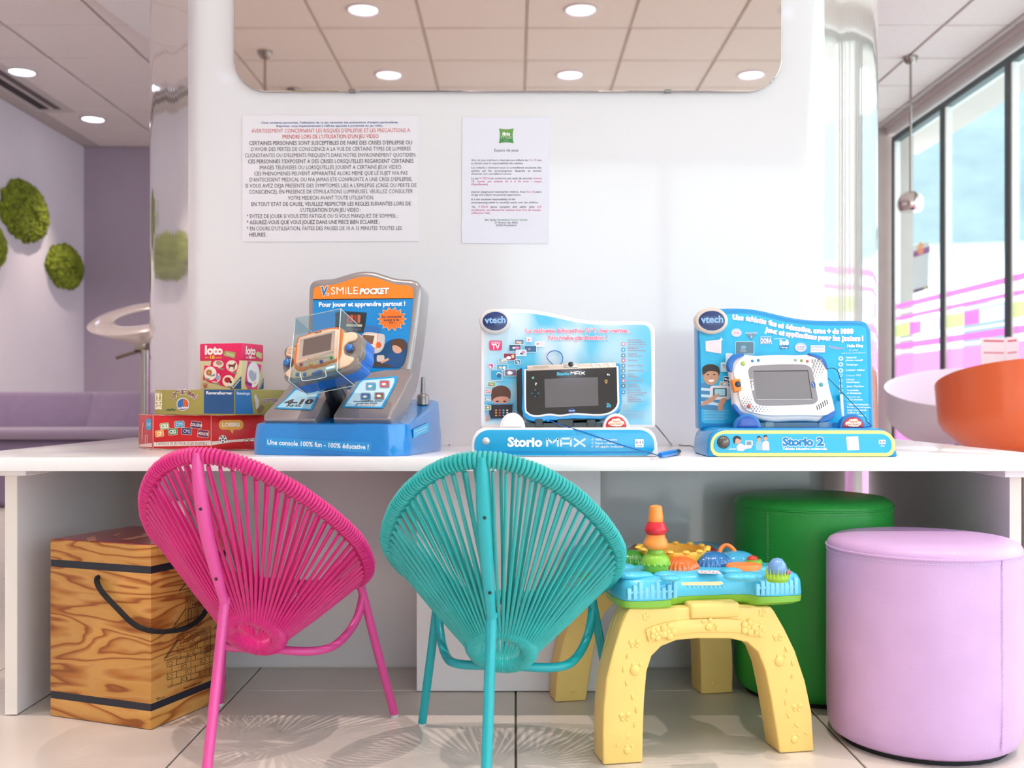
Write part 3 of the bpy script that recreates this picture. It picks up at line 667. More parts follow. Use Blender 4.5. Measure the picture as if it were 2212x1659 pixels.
for x, y, a in ((485, 990, 15), (462, 1070, 0), (480, 1152, -15), (515, 1235, -20), (540, 1312, -5), (530, 1400, 15), (490, 1470, 40), (430, 1520, 45), (1435, 948, -20), (1472, 1030, -10), (1470, 1108, 10), (1440, 1190, 15), (1432, 1268, 0), (1448, 1345, -20), (1500, 1405, -50), (1555, 1450, -60)): dash(x, y, a)
LIFT = 0.0
def blob(nm, parts):
    mb = MB()
    for x, y, r in parts:
        cpt = apl.px(*z5(x, y), LIFT); rr2 = r / 2.77 * cpt.y / F
        m = Matrix((ux, nrm * .45, Vector((0, 0, 1)))).transposed()
        mb.ball(cpt, rr2, 14, 8, m=m)
    relief(nm, mb)
def flower(x, y, r): blob('embossed_flower', [(x + r * math.cos(i * 1.2566), y + r * math.sin(i * 1.2566), r * .72) for i in range(5)] + [(x, y, r * .55)])
def fly(x, y, r): blob('embossed_butterfly', [(x - r, y - r * .5, r * .85), (x + r, y - r * .7, r * .85), (x - r * .7, y + r * .7, r * .65), (x + r * .7, y + r * .6, r * .65), (x, y, r * .4)])
def fruit(x, y, r): blob('embossed_fruit', [(x, y, r), (x + r * 1.1, y - r * 1.1, r * .4), (x - r * .3, y - r * 1.1, r * .4)])
flower(597, 755, 15); flower(1293, 732, 15); fly(528, 915, 20); fruit(530, 1075, 32); fly(470, 1355, 20); fruit(485, 1555, 24); fly(1385, 878, 18); fruit(1395, 1020, 32); fly(1500, 1300, 18); fruit(1485, 1490, 24)
bd = MB(); up_ = spline([(590, 830), (700, 790), (860, 768), (1000, 764), (1150, 770), (1310, 800)], 4); lo_ = spline([(1285, 880), (1150, 850), (1000, 846), (860, 850), (720, 872), (610, 905)], 4)
slab(bd, apl, z5, up_ + lo_, .004, front=.004); bando = bd.build('embossed_plank', M_YEL, a1, bevel=.0025, seg=2)
LIFT = .0045
flower(655, 855, 26); flower(725, 838, 32); flower(1205, 815, 30); flower(1270, 835, 22); blob('embossed_bee', [(968, 812, 24), (935, 780, 12), (975, 770, 14), (1010, 800, 14), (1018, 825, 14)])
# far arch: the same piece turned half round the table's middle
back = bpy.data.objects.new('leg_arch', a1.data.copy()); col.objects.link(back); back.parent = tb.o
cen = Vector((0, 0, 0))
back.data.transform(Matrix.Translation(Vector((-.014, .006, 0))) @ Matrix.Rotation(math.pi, 4, 'Z'))
for q in rel:
    o2 = bpy.data.objects.new(q.name.split('.')[0], q.data.copy()); col.objects.link(o2); o2.parent = back
    # the far legs carry the motifs on the side that faces the viewer too
    o2.data.transform(Matrix.Translation(Vector((-.014, .006, 0))) @ Matrix.Rotation(math.pi, 4, 'Z') @ Matrix.Translation(Vector((0, .060, 0))))
# tray outline with four lobes
def tray(s, notch, r=.055):
    a, b = s, s * .40
    pts = []
    base = [(-a + r * .35, -a), (-b - .02, -a), (-b + .008, -a + notch), (b - .008, -a + notch), (b + .02, -a), (a - r * .35, -a)]
    for q in range(4):
        c_, s_ = math.cos(q * math.pi / 2), math.sin(q * math.pi / 2)
        side = [(x * c_ - y * s_, x * s_ + y * c_) for x, y in base]
        pts += side
    return spline(pts, 4, True)
TZ = .267; SX = .97
def lay(mb, lv):
    rings = [[Vector((x * SX, y * 1.27, z)) for x, y in tray(s, n)] for s, n, z in lv]; k = len(rings[0]); vs = sum(rings, []); fs = []
    for i in range(len(rings) - 1):
        for j in range(k): fs.append((i * k + j, i * k + (j + 1) % k, (i + 1) * k + (j + 1) % k, (i + 1) * k + j))
    fs.append(tuple(reversed(range(k)))); fs.append(tuple(range((len(rings) - 1) * k, len(rings) * k)))
    mb.add(vs, fs); return mb
lay(MB(), [(.150, .022, TZ - .006), (.166, .022, TZ - .002), (.174, .022, TZ + .004), (.175, .021, TZ + .015)]).build('tray_base', M_GRN, tb, local=True, smooth=50)
lay(MB(), [(.1745, .020, TZ + .0155), (.175, .020, TZ + .019), (.1735, .019, TZ + .040), (.170, .019, TZ + .049), (.162, .018, TZ + .054), (.13, .015, TZ + .056)]).build('tray_top', M_BLU, tb, local=True, smooth=50)
TT = TZ + .055
for sy in (-1,):
    MB().box((-.047, -.224, TZ - .020), (.045, -.18, TZ + .007)).build('latch_block', M_YEL, tb, bevel=.006, seg=3, local=True)
# picket fence relief on the tray rim
fm = M('#7fd3f0', .3, coat=.3)
for sx0, sx1 in ((-.158, -.075), (.078, .15)):
    n = 9
    for i in range(n):
        x = sx0 + (sx1 - sx0) * i / (n - 1); hgt = .020 + .010 * ((i * 7) % 3) / 2
        MB().box((x - .0036, -.2255, TZ + .018), (x + .0036, -.217, TZ + .018 + hgt)).build('fence_picket', fm, tb, bevel=.0016, seg=2, local=True)
    MB().box((sx0 - .004, -.224, TZ + .028), (sx1 + .004, -.217, TZ + .033)).build('fence_rail', fm, tb, bevel=.001, seg=1, local=True)
z9 = Crop(1300, 1080, 5.144)
def spot(x, y, z=TT): return onz(*z9(x, y), z)
def ribbed(nm, x, y, rx, ry, h, hexc, n=26):
    c0 = spot(x, y); mb = MB(); k = 10
    vs, fs = [], []
    for i in range(k + 1):
        ph = math.pi / 2 * i / k
        for j in range(4 * n):
            a = 2 * math.pi * j / (4 * n); rib = 1 + (.02 if (j % 4) < 2 else -.02) * (i < k)
            vs.append(Vector((rx * math.cos(ph) * math.cos(a) * rib, ry * math.cos(ph) * math.sin(a) * rib, h * math.sin(ph) * (1 if i else 0))))
    q = 4 * n
    for i in range(k):
        for j in range(q): fs.append((i * q + j, i * q + (j + 1) % q, (i + 1) * q + (j + 1) % q, (i + 1) * q + j))
    mb.add([ct2 + c0 for ct2 in [tb.m.to_3x3() @ v for v in vs]], fs)
    mb.build(nm, M(hexc, .12, coat=.8, spec=.6), tb, smooth=25)
ribbed('light_dome', 330, 705, .036, .030, .026, '#2f8a1f'); ribbed('light_dome', 870, 760, .036, .028, .022, '#e06a14')
ribbed('light_dome', 1230, 725, .037, .030, .026, '#1272b8'); ribbed('light_dome', 430, 632, .030, .026, .026, '#8a5a1a'); ribbed('light_dome', 1130, 640, .030, .026, .026, '#a01428')
ribbed('bumpy_mound', 1500, 690, .040, .034, .022, '#3aa9d8', 8)
# honey-yellow bowl ring
c0 = spot(790, 690); rg = MB(); rg.lathe([(.058, -.004), (.062, .004), (.068, .022), (.0665, .027), (.062, .027), (.058, .012), (.05, .004), (0, .003)], 40, tuple(c0)); bowl = rg.build('bowl_ring', M('#f3b83a', .35, coat=.2), tb)
for i in range(14):
    a = i * .4488; MB().ball(c0 + Vector((.066 * math.cos(a), .066 * math.sin(a), .0275)), (.007, .007, .004), 10, 6).build('rim_drip', M('#f6c650', .35, coat=.2), bowl)
# orange pad button, orange hoop, small knob, flower, key strip and sticker
c0 = spot(1580, 765); MB().lathe([(.033, -.004), (.034, .005), (.031, .009), (0, .010)], 30, tuple(c0), m=Matrix.Rotation(ta, 4, 'Z') @ Matrix.Diagonal((1, .8, 1, 1))).build('pad_button', M('#f7944a', .35), tb)
hp = [spot(x, y, TT) + Vector((0, 0, h)) for x, y, h in ((1300, 690, .0), (1320, 680, .022), (1390, 680, .030), (1470, 690, .022), (1525, 700, .0))]
MB().tube(spline(hp, 5), .0045, 10).build('hoop_handle', M('#f58a48', .35), tb)
c0 = spot(1690, 722); MB().lathe([(.015, -.004), (.017, .004), (.014, .010), (0, .011)], 24, tuple(c0)).build('knob', M('#7cb83a', .35), tb)
kb = MB(); kb.ball(c0 + Vector((-.002, 0, .010)), (.011, .011, .008), 16, 8); kb.build('knob_cap', M('#c9402a', .3, var=.35, vscale=90), tb)
c0 = spot(150, 590); mb = MB()
for i in range(5): mb.ball(c0 + Vector((.011 * math.cos(i * 1.2566), 0.0, .012 + .011 * math.sin(i * 1.2566))), (.008, .006, .008), 12, 8)
mb.build('flower_toy', M('#f6b93a', .35), tb)
MB().add([spot(880, 915, TT + .001), spot(1335, 905, TT + .001), spot(1350, 930, TT + .001), spot(1300, 948, TT + .001), spot(890, 948, TT + .001)], [(0, 1, 2, 3, 4)]).build('yellow_key', M('#fbe3b4', .4), tb, smooth=0)
stp = Print(Plane((0, 0, TT + .0012), (0, 0, 1)), z9); stp.poly([(1065, 785), (1290, 785), (1335, 825), (1080, 818)], '#e8e4ea')
for x, y in ((1110, 800), (1150, 808), (1195, 798), (1240, 806), (1280, 815)): stp.ell(x, y, 14, 5, '#b77a94', 8)
stp.build('sticker', tb)
for x, y, r in ((250, 750, .022), (330, 840, .024), (450, 835, .02), (700, 830, .02), (760, 870, .018), (1440, 790, .02), (1500, 850, .024), (1620, 850, .026), (1720, 850, .02), (1800, 770, .016)):
    c0 = spot(x, y); MB().ball(c0, (r, r * .8, r * .33), 16, 8).build('moulded_bump', M_BLU, tb)
for i in range(9):
    x = 960 + i * 48; c0 = spot(x, 970, TT - .001); MB().box((-.0009, -.006, 0), (.0009, .006, .0022), m=Matrix.Translation(c0) @ Matrix.Rotation(ta, 4, 'Z')).build('rim_notch', fm, tb)
# blue egg on a grass tuft, fixed to the tray
c0 = spot(1950, 905, TT - .004); tf = MB(); tf.lathe([(.017, 0), (.020, .006), (.018, .012), (.010, .016), (0, .017)], 20, tuple(c0)); tuft = tf.build('grass_tuft', M('#8fc43c', .45), tb)
for i in range(18):
    a = i * .349; b0 = c0 + Vector((.018 * math.cos(a), .018 * math.sin(a), .006)); MB().tube([b0, b0 + Vector((.002 * math.cos(a), .002 * math.sin(a), .014 + .004 * (i % 2)))], [.0022, .0003], 5).build('grass_blade', M('#b4d44a', .45), tuft)
MB().lathe([(.001, .008), (.014, .012), (.0165, .021), (.0145, .031), (.008, .039), (0, .041)], 24, tuple(c0)).build('egg', M('#6f9fd6', .25, coat=.5), tb)
MB().ball(c0 + Vector((.018, -.006, .016)), .004, 10, 6).build('petal', M('#e0489a', .4), tb)

# ------------------------------------------------------------------ stacking toy standing on the tray
c0 = spot(600, 795, TT + .001); k = c0.y / F / 5.144
st = Thing('stacking_toy', 'plain stacked toy of green, orange and red rounded rings on the tray', 'toy', tuple(c0))
def stack(nm, prof, hexc, **kw): MB().lathe([(r * k, z * k) for r, z in prof], 32).build(nm, M(hexc, .35, coat=.2, **kw), st, local=True)
stack('green_base', [(100, 0), (125, 4), (138, 20), (142, 80), (158, 100), (155, 135), (140, 165), (115, 190), (90, 210), (88, 240), (84, 250)], '#8cc63f')
for i in range(14):
    a = i * .4488; MB().ball((.146 * k * 1000 * math.cos(a), .146 * k * 1000 * math.sin(a), 88 * k), (22 * k, 22 * k, 20 * k), 10, 6).build('scallop', M('#8cc63f', .35, coat=.2), st, local=True)
stack('orange_ring', [(60, 250), (105, 252), (135, 275), (142, 305), (128, 345), (108, 385), (100, 410), (96, 415)], '#f9963f')
stack('red_ring', [(70, 412), (98, 416), (112, 430), (126, 458), (126, 480), (106, 520), (90, 552), (80, 556)], '#d81f33')
stack('orange_cap', [(70, 552), (82, 556), (86, 590), (82, 620), (76, 660), (74, 700), (66, 724), (40, 738), (0, 742)], '#f9963f')
# ------------------------------------------------------------------ the two tablet displays
def swirl():
    m = bpy.data.materials.new('pale_blue_burst'); m.use_nodes = True; nt = m.node_tree; b = nt.nodes['Principled BSDF']; b.inputs['Roughness'].default_value = .3
    tc = nt.nodes.new('ShaderNodeTexCoord'); n = nt.nodes.new('ShaderNodeTexNoise'); n.inputs['Scale'].default_value = 7; n.inputs['Detail'].default_value = 1.5; n.inputs['Distortion'].default_value = .8
    r = nt.nodes.new('ShaderNodeValToRGB'); e = r.color_ramp.elements; e[0].position = .34; e[0].color = lin('#57bfe6'); e[1].position = .66; e[1].color = lin('#ece6ee'); q = e.new(.5); q.color = lin('#c2dff0')
    nt.links.new(tc.outputs['Object'], n.inputs['Vector']); nt.links.new(n.outputs['Fac'], r.inputs[0]); nt.links.new(r.outputs[0], b.inputs['Base Color']); return m
M_ACR = clear_mat('clear_acrylic', '#e8f4f6', .04, .03); M_SMOKE = clear_mat('smoked_acrylic', '#7f8a90', .1, .05)
def half_disc(x0, x1, yt, yb, n=14):
    cx, rx, ry = (x0 + x1) / 2, (x1 - x0) / 2, yb - yt
    return [(cx + rx * math.cos(math.pi * i / n), yb - ry * math.sin(math.pi * i / n)) for i in range(n + 1)]
def stadium(x0, y0, x1, y1, flat=.55, n=8):
    """rounded ends, flatter towards the bottom"""
    r = (y1 - y0); pts = []
    for i in range(n + 1): a = R(90 * i / n); pts.append((x1 - r * .62 + r * .62 * math.sin(a), y0 + r * flat - r * flat * math.cos(a)))
    pts += [(x1, y1 - r * .25), (x1 - r * .12, y1 - r * .06), (x1 - r * .3, y1), (x0 + r * .3, y1), (x0 + r * .12, y1 - r * .06), (x0, y1 - r * .25)]
    for i in range(n + 1): a = R(90 * i / n); pts.append((x0 + r * .62 - r * .62 * math.cos(a), y0 + r * flat - r * flat * math.sin(a)))
    return pts
def boy(p, pts_hair, face, shirt, shirt_c, skin='#d9a58c', hair='#3a2620'):
    for s in shirt: p.poly(s, shirt_c)
    p.ell(*face, skin, 24); p.poly(pts_hair, hair)

def badge(t, plane, crop, cx, cy, rx, ry, rim_c):
    b = MB(); L = [(cx + rx * math.cos(a) * (1.05 if math.cos(a) < 0 else .98) + 0, cy + ry * math.sin(a)) for a in [2 * math.pi * i / 40 for i in range(40)]]
    slab(b, plane, crop, L, .024, front=.016); o = b.build('logo_badge', M(rim_c, .25, coat=.4), t, bevel=.004, seg=3)
    b = MB(); slab(b, plane, crop, [(cx + (x - cx) * .79, cy + (y - cy) * .74) for x, y in L], .004, front=.0175); b.build('badge_face', M('#0c2f6e', .25, coat=.5), o, bevel=.001, seg=2)
    p = Print(plane, crop, .0182); p.text('vtech', (cx - rx * .70, cy + ry * .17), (cx + rx * .66, cy + ry * .13), ry * .50, '#8fb9e6', .035); p.build('badge_lettering', o)

# ---- display with the black tablet
dx = Thing('tablet_display', 'white and pale blue shop display stand holding the black tablet', 'display stand', (at(1226, 987, 1.97).x, 2.03, ZT))
z7 = Crop(980, 640, 4.366); WHT = M('#f2eef1', .3, coat=.2)
fp = Plane((0, 1.972, 0), (0, -1, 0)); bp_ = Plane((0, 2.085, 0), (0, -1, 0))
def base_body(t, crop, pts, mat, depth=.15):
    fr = [fp.px(*crop(x, y)) for x, y in pts]
    fr = [Vector((v.x, v.y, max(v.z, ZT + .0005))) for v in fr]
    return MB().prism(fr, [v + Vector((0, depth, 0)) for v in fr]).build('base', mat, t, bevel=.004, seg=3, smooth=50)
base_body(dx, z7, [(168, 1525), (168, 1400), (180, 1330), (215, 1275), (270, 1245), (1800, 1240), (1860, 1260), (1900, 1310), (1922, 1390), (1932, 1525)], WHT)
out7 = spline([(250, 1240), (250, 900), (250, 400), (252, 230), (275, 160), (350, 125), (520, 118), (680, 120), (820, 138), (960, 165), (1100, 197), (1250, 224), (1400, 233), (1600, 235), (1780, 236), (1850, 250), (1888, 290), (1900, 350), (1903, 700), (1905, 1240)], 3)
b = MB(); slab(b, bp_, z7, out7, .045); bb = b.build('back_board', WHT, dx, bevel=.005, seg=3, smooth=50)
in7 = spline([(290, 1212), (290, 900), (290, 400), (300, 250), (330, 190), (420, 160), (560, 155), (700, 160), (820, 175), (960, 202), (1100, 233), (1250, 258), (1400, 268), (1600, 270), (1780, 270), (1830, 285), (1852, 320), (1860, 370), (1866, 700), (1868, 1212)], 3)
p = Print(bp_, z7, .0004); p.poly(in7, swirl()); p.build('poster', dx)
p = Print(bp_, z7, .0016)
p.text('La tablette éducative N°1 des ventes.', (680, 345), (1652, 343), 42, '#ef86a8', .028, halo='#fdf6fa', hb=.075); p.text('Nouvelle génération !', (890, 411), (1455, 411), 42, '#ef86a8', .028, halo='#fdf6fa', hb=.075)
p.build('slogan', dx)
p = Print(bp_, z7, .0016)
p.rr(337, 418, 455, 510, 16, '#ef3f7c'); p.text('TV', (358, 498), (436, 498), 44, '#ffffff', .03); p.rr(352, 428, 442, 450, 8, '#f7c3d4'); p.text('Vu à la', (358, 446), (436, 446), 16, '#ef3f7c', .01)
rnd = random.Random(5)
pics = [(578, 410, 660, 452, '#5a86a8'), (690, 388, 735, 428, '#f1d9e0'), (525, 458, 632, 516, '#33597e'), (770, 430, 852, 472, '#f0dfe6'), (668, 468, 778, 526, '#2c6a94'), (590, 508, 683, 560, '#c7d8ea'), (474, 540, 586, 604, '#8c2f52'), (425, 585, 500, 628, '#8fb6cc'), (578, 600, 625, 640, '#3a86b0'), (408, 645, 510, 698, '#3fa3cf'), (330, 636, 372, 678, '#ea6fa0'), (482, 690, 590, 750, '#7b6a92'), (352, 698, 456, 790, '#2d9fd0'), (320, 810, 396, 850, '#8fb07a'), (302, 880, 352, 915, '#b98aa8'), (292, 955, 348, 985, '#6fa9c4'), (296, 1030, 350, 1070, '#7fa07a')]
for x0, y0, x1, y1, cc in pics:
    p.rr(x0 - 4, y0 - 4, x1 + 4, y1 + 4, 6, '#eef2f6'); p.rr(x0, y0, x1, y1, 4, cc)
    for i in range(3):
        w, h = x1 - x0, y1 - y0; p.ell(x0 + w * rnd.uniform(.25, .75), y0 + h * rnd.uniform(.35, .7), w * rnd.uniform(.12, .24), h * rnd.uniform(.15, .28), rnd.choice(['#f6e9ee', '#e87fa4', '#ffffff', '#3f5f8f', '#f2c7a0']), 10)
p.build('game_pictures', dx)
p = Print(bp_, z7, .0016)
for s, y in ((('Communication', 'parents/enfants :', 'messages, dessins,', 'photos, vocaux'), 418), (('Navigateur', 'internet sécurisé'), 497), (('Appareil', 'photo rotatif'), 550), (('Caméscope',), 610), (('Lecteur vidéos',), 658), (('Lecteur musique',), 705), (('Livres', 'numériques'), 745), (('Jeux éducatifs',), 800), (('Activités', 'artistiques'), 837), (('Plus de 1500', 'livres numériques,', 'jeux, musiques,', 'vidéos et', 'applications', 'à télécharger !'), 893)):
    for i, q in enumerate(s):
        hh = 15 if not (y == 418 and i > 1) else 10; yy = y + 21 * i
        p.text(q, (1642, yy), (1642 + len(q) * 10.2, yy), hh, '#b7a2b4', .02)
p.build('feature_text', dx); p = Print(bp_, z7, .0016)
for i, y in enumerate((450, 504, 558, 606, 655, 702, 752, 797, 846, 905)):
    p.rr(1582, y - 16, 1618, y + 16, 8, ('#d59ab4', '#4aa6cf', '#5a86a4', '#cf7fa4', '#5f8fb4', '#6a8fa8', '#4a90b4', '#d889a8', '#5a6f80', '#3fa0cf')[i]); p.ell(1600, y, 9, 9, '#eef2f6', 12)
p.build('feature_icons', dx); p = Print(bp_, z7, .0016)
for i in range(12): p.line([(1595, 1022 + i * 12), (1595 + (90 if i < 5 else 225) - (i % 4) * 12, 1022 + i * 12)], 3, '#c2c6d0')
p.build('small_print', dx)
# picture of a child peeking over a tablet
p = Print(bp_, z7, .0016)
p.ell(445, 950, 84, 96, '#c98f7a', 24); p.poly(spline([(360, 985), (356, 900), (380, 860), (440, 842), (500, 855), (536, 900), (535, 960), (524, 968), (505, 950), (440, 945), (385, 960)], 3, True), '#5a3226')
p.ell(412, 992, 16, 8, '#3a2a28', 12); p.ell(482, 992, 16, 8, '#3a2a28', 12)
p.poly([(305, 1180), (318, 1060), (350, 1060), (345, 1165)], '#c98f7a'); p.poly([(545, 1080), (570, 1075), (578, 1130), (550, 1150)], '#c98f7a')
p.poly([(320, 1010), (566, 1008), (560, 1110), (520, 1160), (345, 1165), (325, 1120)], '#4f9ed0'); p.poly([(332, 1022), (556, 1020), (552, 1105), (515, 1148), (352, 1154), (336, 1112)], '#241c2a')
for i in range(12): p.ell(400 + (i % 4) * 35, 1075 + (i // 4) * 24, 10, 8, ('#d9a04a', '#d94a6a', '#5ac0d0', '#e8e0e0')[(i * 5) % 4], 8)
p.build('child_picture', dx)
badge(dx, bp_, z7, 395, 240, 145, 118, '#d8d2d2')
# blue name strip on the base
b = MB(); slab(b, fp, z7, stadium(195, 1258, 1892, 1503), .004, front=.0025); b.build('name_strip', M('#16a6e0', .25, coat=.4), dx, bevel=.0015, seg=2)
b = MB(); slab(b, fp, z7, [(240, 1462), (1850, 1465), (1820, 1478), (275, 1475)], .0012, front=.0035); b.build('strip_groove', M('#0f7fc4', .3), dx)
p = Print(fp, z7, .003); p.text('Storio', (508, 1414), (836, 1414), 82, '#ffffff', .045)
def MAX(p, x0, x1, y0, y1, w, c):
    W = (x1 - x0)
    p.line([(x0, y1), (x0, y0), (x0 + .14 * W, y0 + .55 * (y1 - y0)), (x0 + .28 * W, y0), (x0 + .28 * W, y1)], w, c)
    p.line([(x0 + .36 * W, y1), (x0 + .36 * W, y0), (x0 + .62 * W, y0), (x0 + .62 * W, y1)], w, c); p.line([(x0 + .36 * W, (y0 + y1) / 2 + 8 * w / 16), (x0 + .62 * W, (y0 + y1) / 2 + 8 * w / 16)], w, c)
    p.line([(x0 + .70 * W, y0), (x1, y1)], w * 1.1, c); p.line([(x1, y0), (x0 + .70 * W, y1)], w * 1.1, c)
MAX(p, 880, 1242, 1342, 1416, 18, '#d9edf8')
p.build('logo_lettering', dx); p = Print(fp, z7, .003)
for i, q in enumerate(('100% éducative', 'Super robuste', '20 applis incluses')):
    y = 1360 + i * 33; p.line([(1297, y - 12), (1304, y), (1316, y - 24)], 4, '#ffffff'); p.text(q, (1334, y), (1334 + len(q) * 14.6, y), 19, '#ffffff', .012)
p.build('bullet_lettering', dx); p = Print(fp, z7, .003)
p.rr(1708, 1346, 1790, 1424, 4, '#f4f4f6'); p.text('3-11', (1716, 1390), (1782, 1388), 26, '#55606a', .02); p.text('ANS', (1724, 1414), (1776, 1414), 13, '#55606a', .01); p.build('age_label', dx)
q = fp.px(*z7(305, 1364)); MB().lathe([(.0068, 0), (.0068, .004), (.004, .0062), (0, .0066)], 20, tuple(q), m=Matrix.Rotation(R(90), 4, 'X')).build('sensor_button', M('#d6d3d4', .25, metal=.3), dx)
# two half-round push buttons on top of the base
def push(t, crop, x0, x1, yt, yb, hc, fc, y=2.0, text=None):
    pp = Plane((0, y, 0), (0, -1, 0)); b = MB(); slab(b, pp, crop, half_disc(x0, x1, yt, yb), .022); o = b.build('button_housing', M(hc, .3, coat=.3), t, bevel=.0025, seg=2)
    w = x1 - x0; b = MB(); slab(b, pp, crop, half_disc(x0 + w * .10, x1 - w * .12, yt + w * .10, yb - w * .07), .005, front=.003); b.build('push_button', M(fc, .25, coat=.4), o, bevel=.0012, seg=2)
    if text:
        p = Print(pp, crop, .0034); cx, cy = (x0 + x1) / 2 - w * .01, yb - w * .25
        for dx_, dy_, r in ((-.2, .04, .1), (-.08, -.05, .1), (.06, -.06, .11), (.19, .03, .1), (0, .07, .12), (-.12, .07, .1), (.12, .08, .1)): p.ell(cx + dx_ * w, cy + dy_ * w, r * w, r * w * .75, '#fbe9dc', 16)
        p.text('Appuie', (cx - w * .14, cy), (cx + w * .15, cy), w * .075, '#e0703a', .03); p.text('pour jouer !', (cx - w * .24, cy + w * .10), (cx + w * .23, cy + w * .10), w * .08, '#e0703a', .03); p.build('button_lettering', o)
push(dx, z7, 433, 676, 1098, 1246, '#f2eef1', '#f4eff2'); push(dx, z7, 1408, 1662, 1106, 1250, '#f2eef1', '#c8202c', text=1)
# clear cradle under the tablet
cp = Plane((0, 2.022, 0), (0, -1, 0))
for x0, x1, y0 in ((765, 843, 1158), (975, 1130, 1160), (1255, 1340, 1160)):
    b = MB(); slab(b, cp, z7, rrect(x0, y0, x1, 1236, 18), .004); b.build('cradle_clip', M_SMOKE, dx, bevel=.001, seg=1)
b = MB(); slab(b, cp, z7, [(660, 1200), (1405, 1195), (1405, 1240), (680, 1240)], .045, front=-.006); b.build('cradle_tray', M_SMOKE, dx)
# ---- the black tablet itself
tn = Vector((0, -.975, .222)); tq = at(1226, 912, 2.032)
tp = Plane(tq, tn)
tab = Thing('tablet', 'black children tablet with blue bumper and grey screen on white display', 'tablet', tuple(tq))
sh = spline([(640, 670), (645, 900), (640, 1060), (655, 1130), (700, 1170), (760, 1187), (850, 1185), (900, 1172), (1010, 1178), (1130, 1160), (1250, 1165), (1380, 1168), (1450, 1150), (1530, 1110), (1575, 1060), (1588, 1000), (1583, 800), (1578, 640), (1555, 622), (1530, 640), (1530, 690), (690, 712), (690, 660), (665, 655)], 3, True)
b = MB(); slab(b, tp, z7, [(592, 700), (640, 668), (645, 660), (1575, 630), (1588, 1000), (1575, 1060), (1530, 1110), (1380, 1160), (760, 1180), (655, 1125), (600, 1080)], .022, front=-.003); b.build('back_shell', M('#1b1e22', .4), tab, bevel=.004, seg=2)
b = MB(); slab(b, tp, z7, [(640, 665), (690, 655), (690, 690), (1530, 668), (1530, 632), (1572, 630), (1588, 1000), (1572, 1062), (1525, 1112), (1450, 1145), (1380, 1160), (1250, 1158), (1130, 1155), (1010, 1172), (900, 1168), (850, 1182), (760, 1185), (690, 1165), (655, 1125), (642, 1060), (648, 900)], .016, front=.002); b.build('bumper', M('#1d9be0', .3, coat=.3), tab, bevel=.0025, seg=2)
b = MB(); slab(b, tp, z7, spline([(665, 690), (668, 1060), (690, 1110), (730, 1135), (800, 1142), (900, 1128), (1010, 1138), (1130, 1122), (1250, 1128), (1380, 1132), (1470, 1115), (1530, 1075), (1558, 1020), (1560, 960), (1552, 660)], 3), .004, front=.0035); b.build('white_trim', M('#f3f1f2', .3), tab, bevel=.001, seg=1)
b = MB(); slab(b, tp, z7, spline([(682, 700), (684, 1050), (702, 1095), (735, 1118), (800, 1124), (900, 1110), (1010, 1120), (1130, 1104), (1250, 1110), (1375, 1114), (1460, 1098), (1515, 1062), (1540, 1015), (1542, 960), (1535, 672)], 3), .004, front=.0045); b.build('face_plate', M('#121013', .12, coat=.6), tab, bevel=.0008, seg=1)
b = MB(); slab(b, tp, z7, [(690, 660), (1530, 630), (1532, 678), (690, 712)], .018, front=.0065); b.build('top_bar', M('#d8c8bc', .35, metal=.4), tab, bevel=.002, seg=2)
p = Print(tp, z7, .0048)
p.poly([(855, 785), (1358, 768), (1363, 1036), (862, 1056)], M('#5a575c', .15, coat=.6)); p.build('screen', tab)
p = Print(tp, z7, .0049); p.text('Storio', (972, 752), (1090, 748), 27, '#4ac6ea', .04); MAX(p, 1104, 1234, 716, 744, 7, '#f3f1f2'); p.ell(1112, 1085, 36, 24, '#123a78', 20); p.text('vtech', (1082, 1091), (1142, 1089), 13, '#d9e6f4', .02); p.build('face_lettering', tab, kind='stuff')
p = Print(tp, z7, .0049)
for x, y, r, cc in ((748, 770, 27, '#2c2a2e'), (776, 832, 28, '#2c2a2e'), (768, 920, 50, '#2e2c31'), (1456, 744, 24, '#262428'), (1436, 810, 26, '#262428')): p.ell(x, y, r, r, cc, 24); p.ell(x, y, r * .9, r * .9, '#151316', 24)
p.text('?', (766, 845), (786, 845), 24, '#f0f0f0', .03); p.text('@', (736, 780), (762, 780), 16, '#7fd0b0', .03); p.line([(1446, 744), (1468, 744), (1468, 756)], 5, '#f0f0f0'); p.line([(1456, 734), (1444, 744), (1456, 754)], 5, '#f0f0f0'); p.ell(1436, 806, 14, 14, '#d9a85a', 14); p.ell(1436, 806, 8, 8, '#151316', 14); p.rr(1430, 818, 1442, 828, 2, '#d9a85a')
p.build('key_symbols', tab, kind='stuff'); p = Print(tp, z7, .0052)
for a in range(4): p.ell(768 + 30 * math.cos(a * 1.5708), 920 + 30 * math.sin(a * 1.5708), 5, 5, '#5aa6d0', 8)
p.build('direction_pad_marks', tab, kind='stuff'); p = Print(tp, z7, .0049)
for r in (14, 26, 38): p.line([(1442 + r * math.sin(R(q)), 1052 - r * math.cos(R(q))) for q in range(0, 91, 15)], 7, '#4ab6e0')
p.ell(1446, 1048, 6, 6, '#4ab6e0', 10); p.build('wireless_symbol', tab)
q = tp.px(*z7(1102, 652), .007); b = MB(); slab(b, tp, z7, rrect(1036, 645, 1168, 680, 4), .006, front=.009); b.build('camera_barrel', M('#c9beb6', .25, metal=.7), tab, bevel=.002, seg=2)
MB().ball(q, .0058, 18, 10).build('camera_lens', M('#141416', .1, coat=.8), tab)
for x, y in ((1312, 660), (1386, 658), (1467, 656)): MB().ball(tp.px(*z7(x, y), .0064), (.0042 if x < 1450 else .005, .0015, .0042 if x < 1450 else .005), 14, 8).build('top_key', M('#efe4dc', .3), tab)
p = Print(tp, z7, .0067)
